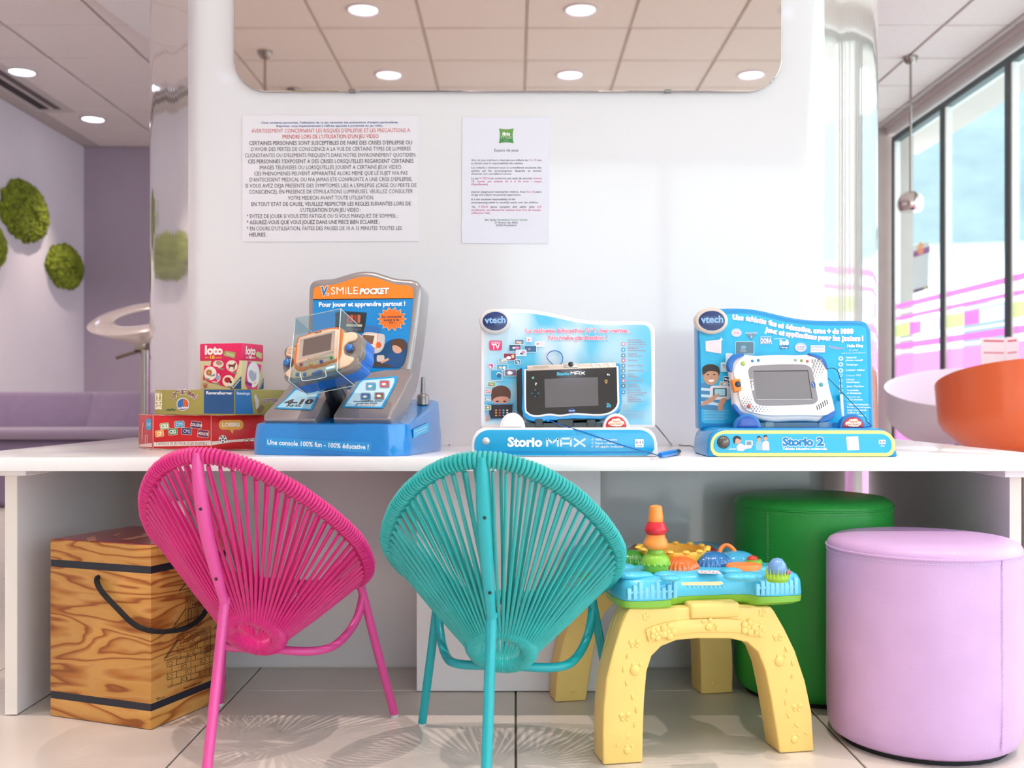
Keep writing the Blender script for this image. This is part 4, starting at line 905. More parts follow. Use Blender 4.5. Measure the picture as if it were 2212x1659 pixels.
for i in range(14):
    for j in range(3): p.ell(752 + i * 10.5 + (j % 2) * 5, 668 + j * 9 - i * .4, 2.6, 2.6, '#3a3434', 6)
p.build('speaker_holes', tab, kind='stuff')
# blue stylus loop, stylus and its cord
lp = spline([tp.px(*z7(x, y), d) for x, y, d in ((935, 648, .004), (905, 600, -.01), (882, 552, -.016), (905, 508, -.018), (960, 490, -.018), (1010, 510, -.018), (1032, 555, -.016), (1025, 610, -.01), (1005, 645, .004))], 6)
MB().tube(lp, .0009, 6).build('lanyard_loop', M('#1566b8', .4), tab)
sA, sB = onz(*z7(1945, 1500), ZT + .0065), onz(*z7(2130, 1462), ZT + .0065)
sty = Thing('stylus', 'short blue stylus with black tip lying on the desk', 'stylus', (sA.x, sA.y, ZT))
u = (sB - sA)
MB().tube([sA, sA + u * .06, sA + u * .75], [.0042, .0062, .0062], 14).build('barrel', M('#1d7fd6', .3, coat=.3), sty); MB().tube([sA + u * .75, sA + u * .93, sB], [.0056, .0056, .0035], 14).build('tip', M('#17181c', .3), sty)
cd = spline([tp.px(*z7(890, 1175), .008), at(*z7(1000, 1210), 2.0), at(*z7(1180, 1265), 1.966), at(*z7(1400, 1340), 1.9655), at(*z7(1640, 1420), 1.9655), at(*z7(1850, 1478), 1.9665), sA + Vector((-.004, 0, 0)), sA + u * .03], 6)
MB().tube(cd, .0010, 6).build('tether', M('#1566b8', .4), tab)
MB().ball(tp.px(*z7(888, 1176), .006), (.0045, .004, .003), 14, 8).build('cord_anchor', M('#1d8fd6', .3), tab)

# ---- display with the white tablet
z8 = Crop(1440, 640, 4.254); BL = M('#0f8fd0', .3, coat=.25); BL2 = '#16b4e4'
d2 = Thing('tablet_display', 'bright blue shop display stand holding the white tablet', 'display stand', (at(1734, 988, 1.97).x, 2.03, ZT))
base_body(d2, z8, [(375, 1500), (375, 1400), (380, 1330), (400, 1270), (440, 1230), (500, 1214), (1960, 1214), (2020, 1240), (2070, 1300), (2105, 1390), (2127, 1500)], BL, .152)
out8 = spline([(300, 1225), (293, 900), (290, 500), (288, 260), (300, 180), (350, 130), (470, 115), (620, 110), (760, 116), (880, 135), (1010, 165), (1150, 197), (1300, 217), (1480, 224), (1650, 224), (1780, 226), (1840, 245), (1872, 290), (1885, 360), (1895, 700), (1908, 1225)], 3)
b = MB(); slab(b, bp_, z8, out8, .05); b.build('back_board', BL, d2, bevel=.006, seg=3, smooth=50)
in8 = spline([(322, 1150), (318, 900), (310, 500), (300, 330), (330, 250), (420, 190), (560, 165), (700, 160), (820, 170), (950, 200), (1100, 236), (1300, 262), (1480, 270), (1650, 270), (1770, 272), (1815, 290), (1835, 330), (1850, 700), (1862, 1150)], 3) + [(1840, 1168), (350, 1168)]
p = Print(bp_, z8, .0004); p.poly(in8, M(BL2, .3, var=.06, vscale=40)); p.build('poster', d2)
p = Print(bp_, z8, .0016)
def curved(p, txt, pts, h, m, **k):
    """words set along a bending line"""
    L = [0.0]
    for a, b2 in zip(pts, pts[1:]): L.append(L[-1] + math.hypot(b2[0] - a[0], b2[1] - a[1]))
    def pos(s):
        for i in range(len(pts) - 1):
            if s <= L[i + 1] or i == len(pts) - 2:
                t = (s - L[i]) / (L[i + 1] - L[i]); return (pts[i][0] + (pts[i + 1][0] - pts[i][0]) * t, pts[i][1] + (pts[i + 1][1] - pts[i][1]) * t)
    ws = txt.split(' '); n = sum(glyphs(w, .03)[2] for w in ws) + .28 * (len(ws) - 1); s = 0.0
    for w in ws:
        l = glyphs(w, .03)[2] / n * L[-1]; p.text(w, pos(s), pos(s + l), h, m, **k); s += l + .28 / n * L[-1]
curved(p, 'Une tablette fun et éducative, avec + de 1000', [(605, 212), (760, 222), (900, 252), (1050, 290), (1200, 318), (1340, 336), (1520, 342), (1712, 342)], 40, '#f6dce6', bold=.045, halo='#ffffff', hb=.10)
curved(p, 'jeux et applications pour les juniors !', [(903, 325), (1050, 355), (1250, 388), (1450, 402), (1640, 408), (1803, 408)], 40, '#f6dce6', bold=.045, halo='#ffffff', hb=.10)
p.build('slogan', d2)
p = Print(bp_, z8, .0016)
p.poly([(355, 412), (502, 398), (502, 528), (358, 505)], '#f6e6ec'); p.poly([(x, y) for x, y in ((500, 372), (505, 392), (522, 396), (505, 402), (500, 420), (494, 402), (476, 398), (494, 391))], '#ffffff')
p.ell(640, 335, 50, 40, '#a9d4ea'); p.ell(640, 338, 40, 28, '#f0d4e0'); p.text('Disney', (612, 348), (668, 346), 22, '#b05a90', .0); p.poly([(722, 340), (832, 330), (780, 400)], '#6f8fa8'); p.text('MONSTRES', (722, 350), (834, 346), 20, '#d9eaf2', .01); p.text('2', (770, 382), (786, 382), 20, '#d9eaf2', .02)
p.text('nickelodeon', (860, 378), (962, 376), 9, '#e8f4fa', .02); p.text('DORA', (862, 430), (966, 428), 40, '#f3eef4', .06, halo='#7f6fae', hb=.10); p.text("L'EXPLORATRICE", (858, 440), (972, 440), 9, '#e8f4fa', .01)
p.text('nickelodeon', (986, 394), (1090, 392), 9, '#e8f4fa', .02); p.text('BoB', (1036, 446), (1122, 444), 44, '#f3f6f8', .06); p.rr(1040, 456, 1120, 480, 4, '#1f5f9a'); p.text("L'éponge", (1046, 475), (1114, 475), 15, '#ffffff', .02)
p.ell(1230, 470, 56, 44, '#b9cfe4'); p.ell(1230, 474, 46, 32, '#e7dce8'); p.text('LA REINE', (1196, 474), (1266, 474), 13, '#7a8fb4', .02); p.text('DES NEIGES', (1200, 492), (1262, 492), 11, '#7a8fb4', .02)
p.rr(1320, 450, 1452, 516, 4, '#e8eef4'); p.text('LA MAISON', (1328, 476), (1444, 476), 18, '#3f8fc0', .03); p.text('DE MICKEY', (1330, 502), (1444, 502), 18, '#d97aa0', .03)
p.text('Madagascar', (1488, 476), (1632, 488), 24, '#e9a0ae', .04, halo='#ffffff', hb=.08); p.text('Hello Kitty', (1656, 468), (1806, 466), 24, '#ffffff', .05); p.text('LE LIVRE', (1672, 505), (1756, 505), 18, '#a8dcee', .03); p.text('secret des constellations', (1604, 530), (1826, 524), 15, '#a8dcee', .03)
p.build('licence_logos', d2)
p = Print(bp_, z8, .0016)
for s, y in ((('Appareil', 'photo rotatif'), 570), (('Caméscope',), 636), (('Lecteur vidéos',), 685), (('Lecteur MP3',), 735), (('Livres', 'numériques'), 772), (("Jeux d'action",), 835), (('Activités', 'artistiques'), 872), (('Mémoire de', '2 Go incluse'), 932), (('Téléchargements :', 'livres numériques,', 'jeux, musiques,', 'vidéos et', 'applications !'), 1002)):
    for i, q in enumerate(s): p.text(q, (1642 + (y - 560) * .03, y + 25 * i), (1642 + (y - 560) * .03 + len(q) * 12.2, y + 25 * i), 17, '#e6f6fc', .03)
p.build('feature_text', d2); p = Print(bp_, z8, .0016)
for i, y in enumerate((572, 626, 682, 725, 775, 826, 868)): p.ell(1598, y, 24 if i < 3 else 17, 22 if i < 3 else 14, '#bfe6f4', 14); p.ell(1598, y, 10, 9, '#4aa6d0', 10)
p.build('feature_icons', d2); p = Print(bp_, z8, .0016)
for i in range(7): p.line([(342, 1050 + i * 14), (342 + 225 - (i * 37) % 60, 1050 + i * 14)], 3, '#9fd4ea')
p.build('small_print', d2)
# picture of a smiling child with a tablet and small game pictures
p = Print(bp_, z8, .0016)
for x0, y0, x1, y1, cc in ((634, 420, 798, 528, '#5f7f90'), (545, 528, 600, 612, '#dfe9f0'), (500, 612, 580, 690, '#bfe0ea'), (524, 740, 600, 798, '#2a3440'), (490, 788, 560, 836, '#c7b7a4')):
    p.rr(x0 - 5, y0 - 5, x1 + 5, y1 + 5, 10, '#cfeaf4'); p.rr(x0, y0, x1, y1, 8, cc)
    for i in range(4): p.ell(x0 + (x1 - x0) * rnd.uniform(.2, .8), y0 + (y1 - y0) * rnd.uniform(.3, .75), (x1 - x0) * .16, (y1 - y0) * .14, rnd.choice(['#e9b0a8', '#7fb4cc', '#f4f4f4', '#8a9aa8']), 10)
p.poly(spline([(314, 815), (350, 800), (400, 812), (450, 830), (520, 880), (530, 960), (500, 1045), (330, 1030), (314, 1010)], 3, True), '#3f86b8')
for y in (840, 900, 965): p.poly([(316, y), (430, y + 8), (500, y + 22), (500, y + 46), (430, y + 34), (316, y + 26)], '#cfe2ee')
p.ell(406, 725, 74, 92, '#c99678', 26); p.ell(338, 722, 12, 22, '#c08a6e', 12); p.poly(spline([(332, 720), (328, 660), (360, 632), (415, 625), (470, 645), (487, 690), (478, 730), (466, 700), (430, 688), (380, 690), (350, 712)], 3, True), '#2a1d18')
for x in (378, 436): p.ell(x, 720, 10, 6, '#2c1c18', 12)
p.poly([(380, 768), (438, 766), (428, 784), (406, 790), (388, 784)], '#f6f0ee'); p.ell(408, 745, 9, 6, '#b57f66', 10)
p.rr(396, 822, 585, 950, 26, '#e9e4e6'); p.rr(424, 842, 552, 922, 10, '#4a6478'); p.rr(440, 852, 536, 912, 4, '#a9d6e0')
p.poly(spline([(314, 985), (400, 930), (450, 905), (475, 890), (482, 905), (450, 940), (420, 970), (330, 1005)], 3, True), '#c99678'); p.poly(spline([(470, 1040), (480, 970), (510, 935), (545, 940), (548, 962), (520, 1000), (515, 1045)], 3, True), '#c99678')
p.build('child_picture', d2)
badge(d2, bp_, z8, 405, 230, 150, 122, '#d9c8be')
b = MB(); slab(b, fp, z8, stadium(402, 1232, 2098, 1472), .004, front=.002); b.build('yellow_border', M('#eef08a', .3), d2, bevel=.001, seg=1)
b = MB(); slab(b, fp, z8, stadium(428, 1262, 2066, 1440), .004, front=.0028); b.build('name_strip', M(BL2, .25, coat=.3), d2, bevel=.001, seg=1)
p = Print(fp, z8, .0032); p.text('Storio', (1060, 1372), (1345, 1372), 72, '#0f86c8', .045, halo='#ffffff', hb=.085); p.text('2', (1372, 1370), (1442, 1370), 72, '#0f86c8', .045, halo='#ffffff', hb=.085); p.text('Tablette éducative multimédia', (1060, 1410), (1468, 1410), 20, '#ffffff', .035)
p.build('logo_lettering', d2); p = Print(fp, z8, .0032)
p.poly([(1645, 1290), (1755, 1286), (1765, 1412), (1655, 1416)], '#e3f2f8')
for i in range(3): p.text('-----', (1672, 1338 + i * 18), (1736, 1336 + i * 18), 10, '#a9cfe2', .0)
p.build('white_label', d2); p = Print(fp, z8, .0032)
p.rr(1944, 1318, 2006, 1358, 4, '#eef4f6'); p.text('3-9', (1952, 1350), (1998, 1350), 24, '#55606a', .02); p.text('ANS', (1960, 1380), (1996, 1380), 12, '#ffffff', .02); p.build('age_label', d2)
p = Print(fp, z8, .0032)
p.poly(spline([(640, 1400), (645, 1370), (680, 1352), (720, 1372), (770, 1375), (778, 1392), (720, 1405), (700, 1420), (650, 1418)], 3, True), '#e8dde6'); p.ell(648, 1320, 34, 36, '#d9a894', 18); p.poly(spline([(612, 1345), (608, 1300), (640, 1280), (676, 1296), (678, 1320), (650, 1305), (630, 1315), (625, 1350)], 3, True), '#2d2a38'); p.rr(720, 1325, 788, 1375, 8, '#f0f2f4'); p.rr(730, 1333, 776, 1367, 4, '#7f98a8')
p.build('girl_picture', d2); p = Print(fp, z8, .0032)
for x, cc, yy in ((846, '#8fc8e0', 1290), (906, '#e9dce2', 1280)):
    if x > 900: p.build('boy_picture', d2); p = Print(fp, z8, .0034)
    p.poly(spline([(x - 28, 1415), (x - 30, 1350), (x, 1325), (x + 30, 1345), (x + 34, 1415)], 3), cc); p.ell(x, yy + 22, 19, 24, '#d9a894', 16); p.poly([(x - 20, yy + 20), (x - 14, yy - 4), (x + 8, yy - 6), (x + 20, yy + 18), (x, yy + 6)], '#2d2018')
p.build('child_picture', d2); p = Print(fp, z8, .0032)
p.text('Tablette éducative', (574, 1400), (634, 1400), 7, '#ffffff', .02); p.text('multimédia', (560, 1410), (634, 1410), 7, '#ffffff', .02); p.build('caption', d2)
q = fp.px(*z8(520, 1340)); MB().lathe([(.0125, 0), (.0125, .003), (.0095, .008), (.005, .0105), (0, .011)], 26, tuple(q), m=Matrix.Rotation(R(90), 4, 'X')).build('sensor_dome', M('#6f6a66', .18, metal=.6), d2)
push(d2, z8, 625, 872, 1078, 1220, '#1a78c8', '#1a4fb4'); push(d2, z8, 1590, 1840, 1084, 1222, '#1a78c8', '#c01f2c', text=1)
for x0, x1 in ((905, 990), (1400, 1490)):
    b = MB(); slab(b, cp, z8, rrect(x0, 1150, x1, 1215, 14), .004); b.build('cradle_clip', M_ACR, d2, bevel=.001, seg=1)
b = MB(); slab(b, cp, z8, [(860, 1165), (1590, 1160), (1590, 1220), (870, 1220)], .045, front=-.006); b.build('cradle_tray', clear_mat('blue_tinted_acrylic', '#bfe6f2', .05), d2)
# ---- the white tablet
tq = at(*z8(1060, 840), 2.032); tp2 = Plane(tq, (0, -.985, .17))
t2 = Thing('tablet', 'white children tablet with blue corners and grey screen on blue display', 'tablet', tuple(tq))
ol = spline([(575, 640), (590, 575), (640, 535), (720, 530), (830, 540), (930, 535), (1060, 532), (1200, 535), (1330, 530), (1420, 560), (1470, 610), (1485, 680), (1490, 760), (1510, 860), (1535, 950), (1555, 1050), (1530, 1110), (1470, 1140), (1400, 1148), (1300, 1140), (1180, 1140), (1080, 1145), (980, 1148), (880, 1130), (780, 1100), (700, 1075), (640, 1030), (618, 980), (610, 900), (600, 800), (590, 720)], 3, True)
b = MB(); slab(b, tp2, z8, ol, .026, front=-.002); b.build('back_shell', M('#efe4e2', .35), t2, bevel=.006, seg=3, smooth=60)
for cpts in ([(566, 650), (570, 585), (610, 535), (700, 524), (712, 545), (650, 575), (615, 620), (600, 700)], [(1300, 522), (1410, 545), (1465, 600), (1482, 670), (1455, 640), (1420, 590), (1350, 555)], [(1405, 1152), (1440, 1105), (1510, 1070), (1556, 1045), (1552, 1085), (1520, 1130), (1460, 1150)], [(616, 985), (650, 1010), (680, 1060), (760, 1105), (850, 1135), (780, 1140), (690, 1105), (640, 1050), (615, 1010)]):
    b = MB(); slab(b, tp2, z8, spline(cpts, 3, True), .022, front=.0005); b.build('corner_grip', M('#2a6fc0', .35), t2, bevel=.003, seg=2)
fo = spline([(612, 700), (640, 620), (700, 565), (800, 560), (930, 556), (1060, 552), (1200, 556), (1330, 556), (1400, 590), (1440, 660), (1455, 760), (1470, 860), (1490, 950), (1508, 1020), (1500, 1075), (1440, 1100), (1340, 1100), (1180, 1098), (1060, 1100), (920, 1098), (800, 1075), (720, 1045), (690, 1000), (665, 930), (650, 840), (630, 770)], 3, True)
b = MB(); slab(b, tp2, z8, fo, .006, front=.003); b.build('face_plate', M('#f7f0ee', .3, coat=.2), t2, bevel=.002, seg=2)
b = MB(); slab(b, tp2, z8, spline([(745, 690), (775, 645), (850, 635), (1040, 626), (1200, 626), (1280, 632), (1330, 665), (1345, 720), (1380, 900), (1385, 960), (1350, 992), (1280, 1000), (1000, 1010), (870, 1008), (815, 985), (790, 930), (765, 800)], 3, True), .004, front=.0035); b.build('screen_bezel', M('#8f8a90', .25, coat=.3), t2, bevel=.001, seg=1)
p = Print(tp2, z8, .0038); p.poly([(795, 695), (1292, 690), (1332, 945), (825, 948)], M('#7d797e', .12, coat=.6)); p.build('screen', t2)
p = Print(tp2, z8, .004); p.line([(795, 692), (1292, 687), (1332, 947)], 6, '#1e1c20'); p.line([(825, 952), (1332, 950)], 8, '#b9b4b8'); p.text('Storio 2', (800, 868), (787, 762), 22, '#ffffff', .05, halo='#4a4a52', hb=.09); p.ell(1345, 816, 18, 28, '#1d4f94', 16, -12); p.text('vtech', (1352, 836), (1340, 796), 9, '#dfe8f2', .02); p.build('bezel_print', t2)
p = Print(tp2, z8, .0034)
for (cx, cy, sx, sy, dirx, diry) in ((1340, 590, 26, 24, 1, 1),):
    for i in range(7):
        for j in range(9):
            x = 1335 + (j % 4) * 26 + i * 3 + (i % 2) * 12; y = 590 + i * 27 + (j // 4) * 9
            if x < 1440: p.ell(x, y, 9 - i * 1.0, 9 - i * 1.0, '#9c98a0', 10)
p.build('dot_pattern', t2, kind='stuff'); p = Print(tp2, z8, .0034)
for i in range(8):
    for j in range(4): p.ell(690 + j * 24 + (i % 2) * 12, 880 + i * 21 + j * 3, 2.5 + i * 1.1, 2.5 + i * 1.1, '#9c98a0', 10)
p.build('dot_pattern', t2, kind='stuff'); p = Print(tp2, z8, .0034)
for i in range(8): 
    for j in range(3): p.ell(790 + i * 30 + (j % 2) * 12, 1056 - j * 20 + i * 1.5, 9 - i * 1.0, 9 - i * 1.0, '#9c98a0', 10)
p.build('dot_pattern', t2, kind='stuff'); p = Print(tp2, z8, .0034)
for i in range(6):
    for j in range(6):
        if abs(i - j) < 5: p.ell(1375 + i * 18 + j * 2, 1042 - i * 12 + j * 8 - 30, 4.5, 4.5, '#2a282c', 8)
p.build('speaker_holes', t2, kind='stuff')
for x, y, r, cc in ((700, 622, 24, '#a9c46a'), (785, 597, 14, '#2a86c0'), (840, 592, 14, '#2a86c0'), (1180, 590, 14, '#8fb08a'), (1236, 594, 14, '#8a9a5a'), (1290, 600, 14, '#c05a5a'), (1416, 815, 21, '#4aa6b0'), (752, 1014, 20, '#c0504a')):
    c0 = tp2.px(*z8(x, y), .003); rr2 = r / 4.254 * c0.y / F; MB().ball(c0, (rr2, .0018, rr2), 16, 8).build('key', M(cc, .25, coat=.4), t2)
b = MB(); slab(b, tp2, z8, [(590, 770), (670, 762), (685, 870), (615, 888)], .02, front=.008); cb = b.build('camera_barrel', M('#f58a2a', .3), t2, bevel=.0025, seg=2)
c0 = tp2.px(*z8(648, 815), .008); MB().ball(c0, (.0062, .0035, .0062), 18, 10).build('camera_lens', M('#1c2a48', .1, coat=.8), t2)
# white stylus clipped beside the tablet and its cord
wA, wB = at(*z8(1604, 900), 2.066), at(*z8(1618, 1130), 2.05)
ws = Thing('stylus', 'slim white stylus standing upright beside the white tablet', 'stylus', (wB.x, wB.y, wB.z)); MB().tube([wA, wA + (wB - wA) * .06, wA + (wB - wA) * .85, wB], [.0018, .0032, .0032, .0012], 12).build('barrel', M('#dff0f6', .3), ws)
b = MB(); slab(b, bp_, z8, rrect(1575, 905, 1640, 960, 6), .006, front=.010); b.build('stylus_clip', M(BL2, .3), d2, bevel=.001, seg=1)
cc_ = spline([tp2.px(*z8(1485, 755), .0), at(*z8(1498, 765), 2.04), at(*z8(1560, 830), 2.03), at(*z8(1660, 935), 2.02), at(*z8(1760, 1040), 2.0), at(*z8(1830, 1120), 1.985), at(*z8(1835, 1150), 1.985), at(*z8(1880, 1185), 1.99), at(*z8(1850, 1200), 2.0), at(*z8(1800, 1195), 2.03)], 6)
MB().tube(cc_, .0008, 6).build('tether', M('#26324a', .5), t2)
cc_ = spline([tp2.px(*z8(1480, 665), -.004), at(*z8(1520, 660), 2.06), at(*z8(1565, 680), 2.066), at(*z8(1590, 740), 2.068), at(*z8(1600, 820), 2.068), wA], 6)
MB().tube(cc_, .0008, 6).build('tether', M('#26324a', .5), t2)
# cables on the desk
def cable(label, pts, r, hexc): tag(MB().tube(spline(pts, 6), r, 8).build('power_cable', M(hexc, .5)), label, 'cable')
z6 = Crop(520, 560, 3.606)
zc = ZT + .0022
cable('black cable behind the orange-topped console display', [at(*z6(1520, 1370), 2.33), onz(*z6(1575, 1385), zc + .012), onz(*z6(1605, 1410), zc), onz(*z6(1625, 1447), zc)], .0016, '#17171a')
cable('grey cable running between the two tablet displays', [at(*z7(1890, 1205), 2.15), at(*z7(1930, 1245), 2.18), at(*z7(2000, 1330), 2.2), onz(*z7(2060, 1400), zc), onz(*z7(2130, 1395), zc), onz(*z7(2183, 1400), zc), onz(*z8(60, 1352), zc), onz(*z8(150, 1372), zc), onz(*z8(235, 1378), zc), (.365, 2.1, zc)], .0015, '#7d7a7c')
# ------------------------------------------------------------------ console display
GR = M('#9d9596', .28, metal=.5, coat=.6); VB = M('#1487d8', .22, coat=.6)
va = R(-11); vs_ = Thing('console_display', 'grey and blue shop display with orange header holding handheld console', 'display stand', (-.342, 2.168, ZT), va)
nF = vs_.m.to_3x3() @ Vector((0, -1, 0)); bkw = vs_.m.to_3x3() @ Vector((0, 1, 0)); VU = Vector((0, 0, 1))
bw, bd = .163, .150
def rbox(w, d, r, n=6): return [(x, y) for x, y in rrect(-w, -d, w, d, r, n)]
lv = [(0, 1.0), (.004, 1.004), (.03, 1.0), (1.0, .975), (1.06, .95), (1.08, .90)]
mb = MB(); rings = []
for q, s in lv:
    ring_ = []
    for x, y in rbox(bw * s, bd * s, .045):
        hgt = .060 + (.104 - .060) * max(0, min(1, (y / bd + .25) / 1.1))
        z = q if q < .05 else hgt * (1 if q == 1.0 else 1.03 if q < 1.07 else 1.045) 
        ring_.append(Vector((x, y, z + .0004)))
    rings.append(ring_)
k = len(rings[0]); vs2 = sum(rings, []); fs = []
for i in range(len(rings) - 1):
    for j in range(k): fs.append((i * k + j, i * k + (j + 1) % k, (i + 1) * k + (j + 1) % k, (i + 1) * k + j))
fs.append(tuple(reversed(range(k)))); cidx = len(vs2); vs2.append(Vector((0, 0, .085)))
for j in range(k): fs.append(((len(rings) - 1) * k + j, (len(rings) - 1) * k + (j + 1) % k, cidx))
mb.add(vs2, fs); mb.build('base', VB, vs_, local=True, smooth=50)
# strip on the front of the base, sticker on its side
fpl = Plane(vs_.w(0, -bd * 1.003, .03), nF)
p = Print(fpl, z6, .0006); p.poly(rrect(195, 1385, 1020, 1505, 10), M('#2f9ade', .25)); 
p = Print(fpl, z6, .0006); p.poly([(200, 1385), (1020, 1428), (1016, 1508), (192, 1462)], M('#2f9ade', .25)); p.build('slogan_strip', vs_)
p = Print(fpl, z6, .0012); p.text('Une console 100% fun - 100% éducative !', (208, 1442), (997, 1481), 36, '#eaf4fb', .03); p.build('slogan', vs_)
spl = Plane(vs_.w(bw * 1.0, 0, .04), vs_.m.to_3x3() @ Vector((1, 0, .02))); p = Print(spl, z6, .0012); p.poly([(1340, 1325), (1460, 1270), (1463, 1340), (1342, 1395)], M('#41b4e8', .3)); p.line([(1352, 1345), (1448, 1302)], 5, '#bfe4f4'); p.line([(1362, 1362), (1440, 1326)], 4, '#bfe4f4'); p.build('side_sticker', vs_)
# sloping feet and leaning back board
def up_slope(deg): return (nF * math.sin(R(deg)) + VU * math.cos(R(deg))).normalized()
foot_n = (nF * .66 + VU * .75).normalized(); foot_p = vs_.w(0, -.128, .083); FP = Plane(foot_p, foot_n)
b_n = (nF * .975 + VU * .22).normalized(); b_p = vs_.w(0, -.020, .175); BPn = Plane(b_p, b_n)
def body_slab(nm, plane, pts, depth, bev, mat=GR, front=0.0, shrink=0.0): 
    b = MB(); slab(b, plane, z6, pts, depth, front=front, shrink=shrink); return b.build(nm, mat, vs_, bevel=bev, seg=4, smooth=60)
bo = spline([(520, 960), (515, 700), (520, 420), (524, 250), (535, 190), (570, 160), (640, 148), (720, 142), (800, 118), (880, 96), (960, 86), (1040, 92), (1120, 116), (1200, 140), (1280, 148), (1345, 155), (1385, 180), (1400, 230), (1392, 330), (1370, 520), (1345, 700), (1325, 820), (1300, 960)], 3)
body_slab('back_board', BPn, bo, .075, .012)
fr_ = [(740, 1185), (830, 1040), (900, 940), (930, 890), (1320, 850), (1300, 960), (1255, 1060), (1190, 1170), (1165, 1225), (1130, 1245), (760, 1240), (722, 1228)]
body_slab('foot', FP, spline(fr_, 2, True), .045, .008)
fl_ = [(190, 1195), (280, 1100), (370, 990), (460, 880), (760, 900), (800, 950), (690, 1060), (620, 1170), (580, 1235), (545, 1250), (215, 1248), (180, 1235)]
body_slab('foot', FP, spline(fl_, 2, True), .045, .008)
# rear hinge knob
q = vs_.w(.130, .085, .128); MB().lathe([(.013, -.03), (.013, -.012), (.0105, -.008), (.006, -.006), (.004, .028), (0, .03)], 20, tuple(q)).build('hinge', M('#9b9698', .3, metal=.5), vs_)
# poster on the back board
CB = '#1489d2'
inr = spline([(562, 905), (558, 700), (564, 420), (566, 320), (568, 250), (590, 218), (640, 208), (740, 196), (820, 172), (900, 146), (970, 138), (1050, 146), (1130, 170), (1200, 196), (1270, 204), (1320, 210), (1342, 235), (1344, 300), (1325, 520), (1300, 680), (1272, 800), (1245, 845), (1180, 862), (900, 890)], 3)
p = Print(BPn, z6, .0012)
p.poly(inr, M(CB, .25, var=.08, vscale=12)); p.poly([q_ for q_ in inr if q_[1] < 312] + [(1342, 308), (566, 316)], '#f5841f'); p.poly([(566, 312), (1342, 304), (1342, 312), (566, 321)], '#1c1c22'); p.build('poster', vs_)
p = Print(BPn, z6, .0022)
p.text('V', (622, 284), (678, 282), 64, '#1b6fa8', .05, halo='#ffffff', hb=.085, slant=.15); p.ell(682, 276, 11, 11, '#ffffff', 14); p.ell(682, 276, 7, 7, '#1b6fa8', 14)
p.text('SMiLE', (706, 277), (916, 274), 56, '#fdf3ea', .004); p.text('POCKET', (928, 274), (1152, 270), 42, '#ffffff', .05, slant=.2, halo='#8a4a1c', hb=.075); p.build('logo_lettering', vs_)
p = Print(BPn, z6, .0022); p.text('Pour jouer et apprendre partout !', (612, 372), (1284, 364), 33, '#ffffff', .035); p.build('slogan', vs_)
p = Print(BPn, z6, .0022); L = []
for i in range(28):
    a = 2 * math.pi * i / 28; r = (112, 92) if i % 2 == 0 else (84, 66); L.append((1180 + r[0] * math.cos(a), 468 + r[1] * math.sin(a)))
p.poly([(1180 + (x - 1180) * 1.05, 468 + (y - 468) * 1.05) for x, y in L], '#f9d9b8'); p.poly(L, '#f0741c')
for s, a, b2, y in (('Se connecte', 1098, 1252, 460), ('aussi à la', 1116, 1236, 484), ('TV !', 1156, 1206, 508)): p.text(s, (a, y), (b2, y - 3), 18, '#1c2a44', .03)
p.build('starburst', vs_)
p = Print(BPn, z6, .0022)
p.poly([(740, 420), (790, 405), (985, 418), (965, 575), (740, 575)], '#12384a'); p.poly([(820, 418), (978, 428), (958, 570), (810, 560)], '#1d2c34')
for i in range(4): p.poly([(830 + i * 28, 434), (852 + i * 28, 436), (848 + i * 28, 500), (828 + i * 28, 498)], ('#b8402a', '#c95a30', '#8a3a24', '#c06a3a')[i])
p.poly([(826, 505), (950, 510), (946, 530), (824, 526)], '#c9b49a'); p.poly([(822, 536), (942, 540), (940, 560), (820, 556)], '#5a4a40')
p.poly(spline([(965, 545), (985, 520), (1040, 522), (1080, 535), (1085, 590), (970, 590)], 2, True), '#2f6fb4')
p.poly(spline([(950, 590), (1000, 570), (1070, 580), (1120, 590), (1125, 640), (1110, 700), (1060, 735), (960, 725), (940, 700)], 3, True), '#cfc6c4'); p.poly(spline([(955, 590), (1060, 585), (1075, 600), (1060, 690), (945, 680)], 3, True), '#f0d9c8'); p.poly([(955, 590), (1045, 598), (1030, 665), (945, 655)], '#7a5a44'); p.ell(1076, 670, 22, 24, '#e0602a'); p.line([(1072, 585), (1060, 695), (950, 690)], 7, '#f08a3a')
for x in (952, 978, 1008): p.ell(x, 694, 6, 6, '#5a5a9a', 8)
p.build('device_picture', vs_)
p = Print(BPn, z6, .0022)
p.poly(spline([(1000, 760), (1080, 720), (1150, 640), (1250, 620), (1300, 660), (1290, 760), (1260, 830), (1200, 848), (1000, 838)], 3, True), '#0c4a78'); p.poly(spline([(1140, 830), (1140, 770), (1180, 725), (1240, 715), (1275, 750), (1262, 815), (1220, 842)], 3, True), '#1d4f86'); p.ell(1225, 690, 42, 46, '#d6a488', 20); p.poly(spline([(1178, 680), (1182, 640), (1225, 622), (1275, 635), (1285, 690), (1262, 720), (1245, 690), (1200, 670)], 3, True), '#5a3a26'); p.poly(spline([(1000, 835), (1010, 800), (1080, 805), (1140, 820), (1200, 845)], 3), '#4a3a34'); p.rr(1062, 750, 1122, 800, 12, '#d8c4b8'); p.poly([(1090, 800), (1150, 770), (1160, 786), (1100, 815)], '#d6a488'); p.build('child_picture', vs_)
p = Print(BPn, z6, .0022); p.text('n', (924, 858), (946, 858), 30, '#ffffff', .05); p.build('small_lettering', vs_)
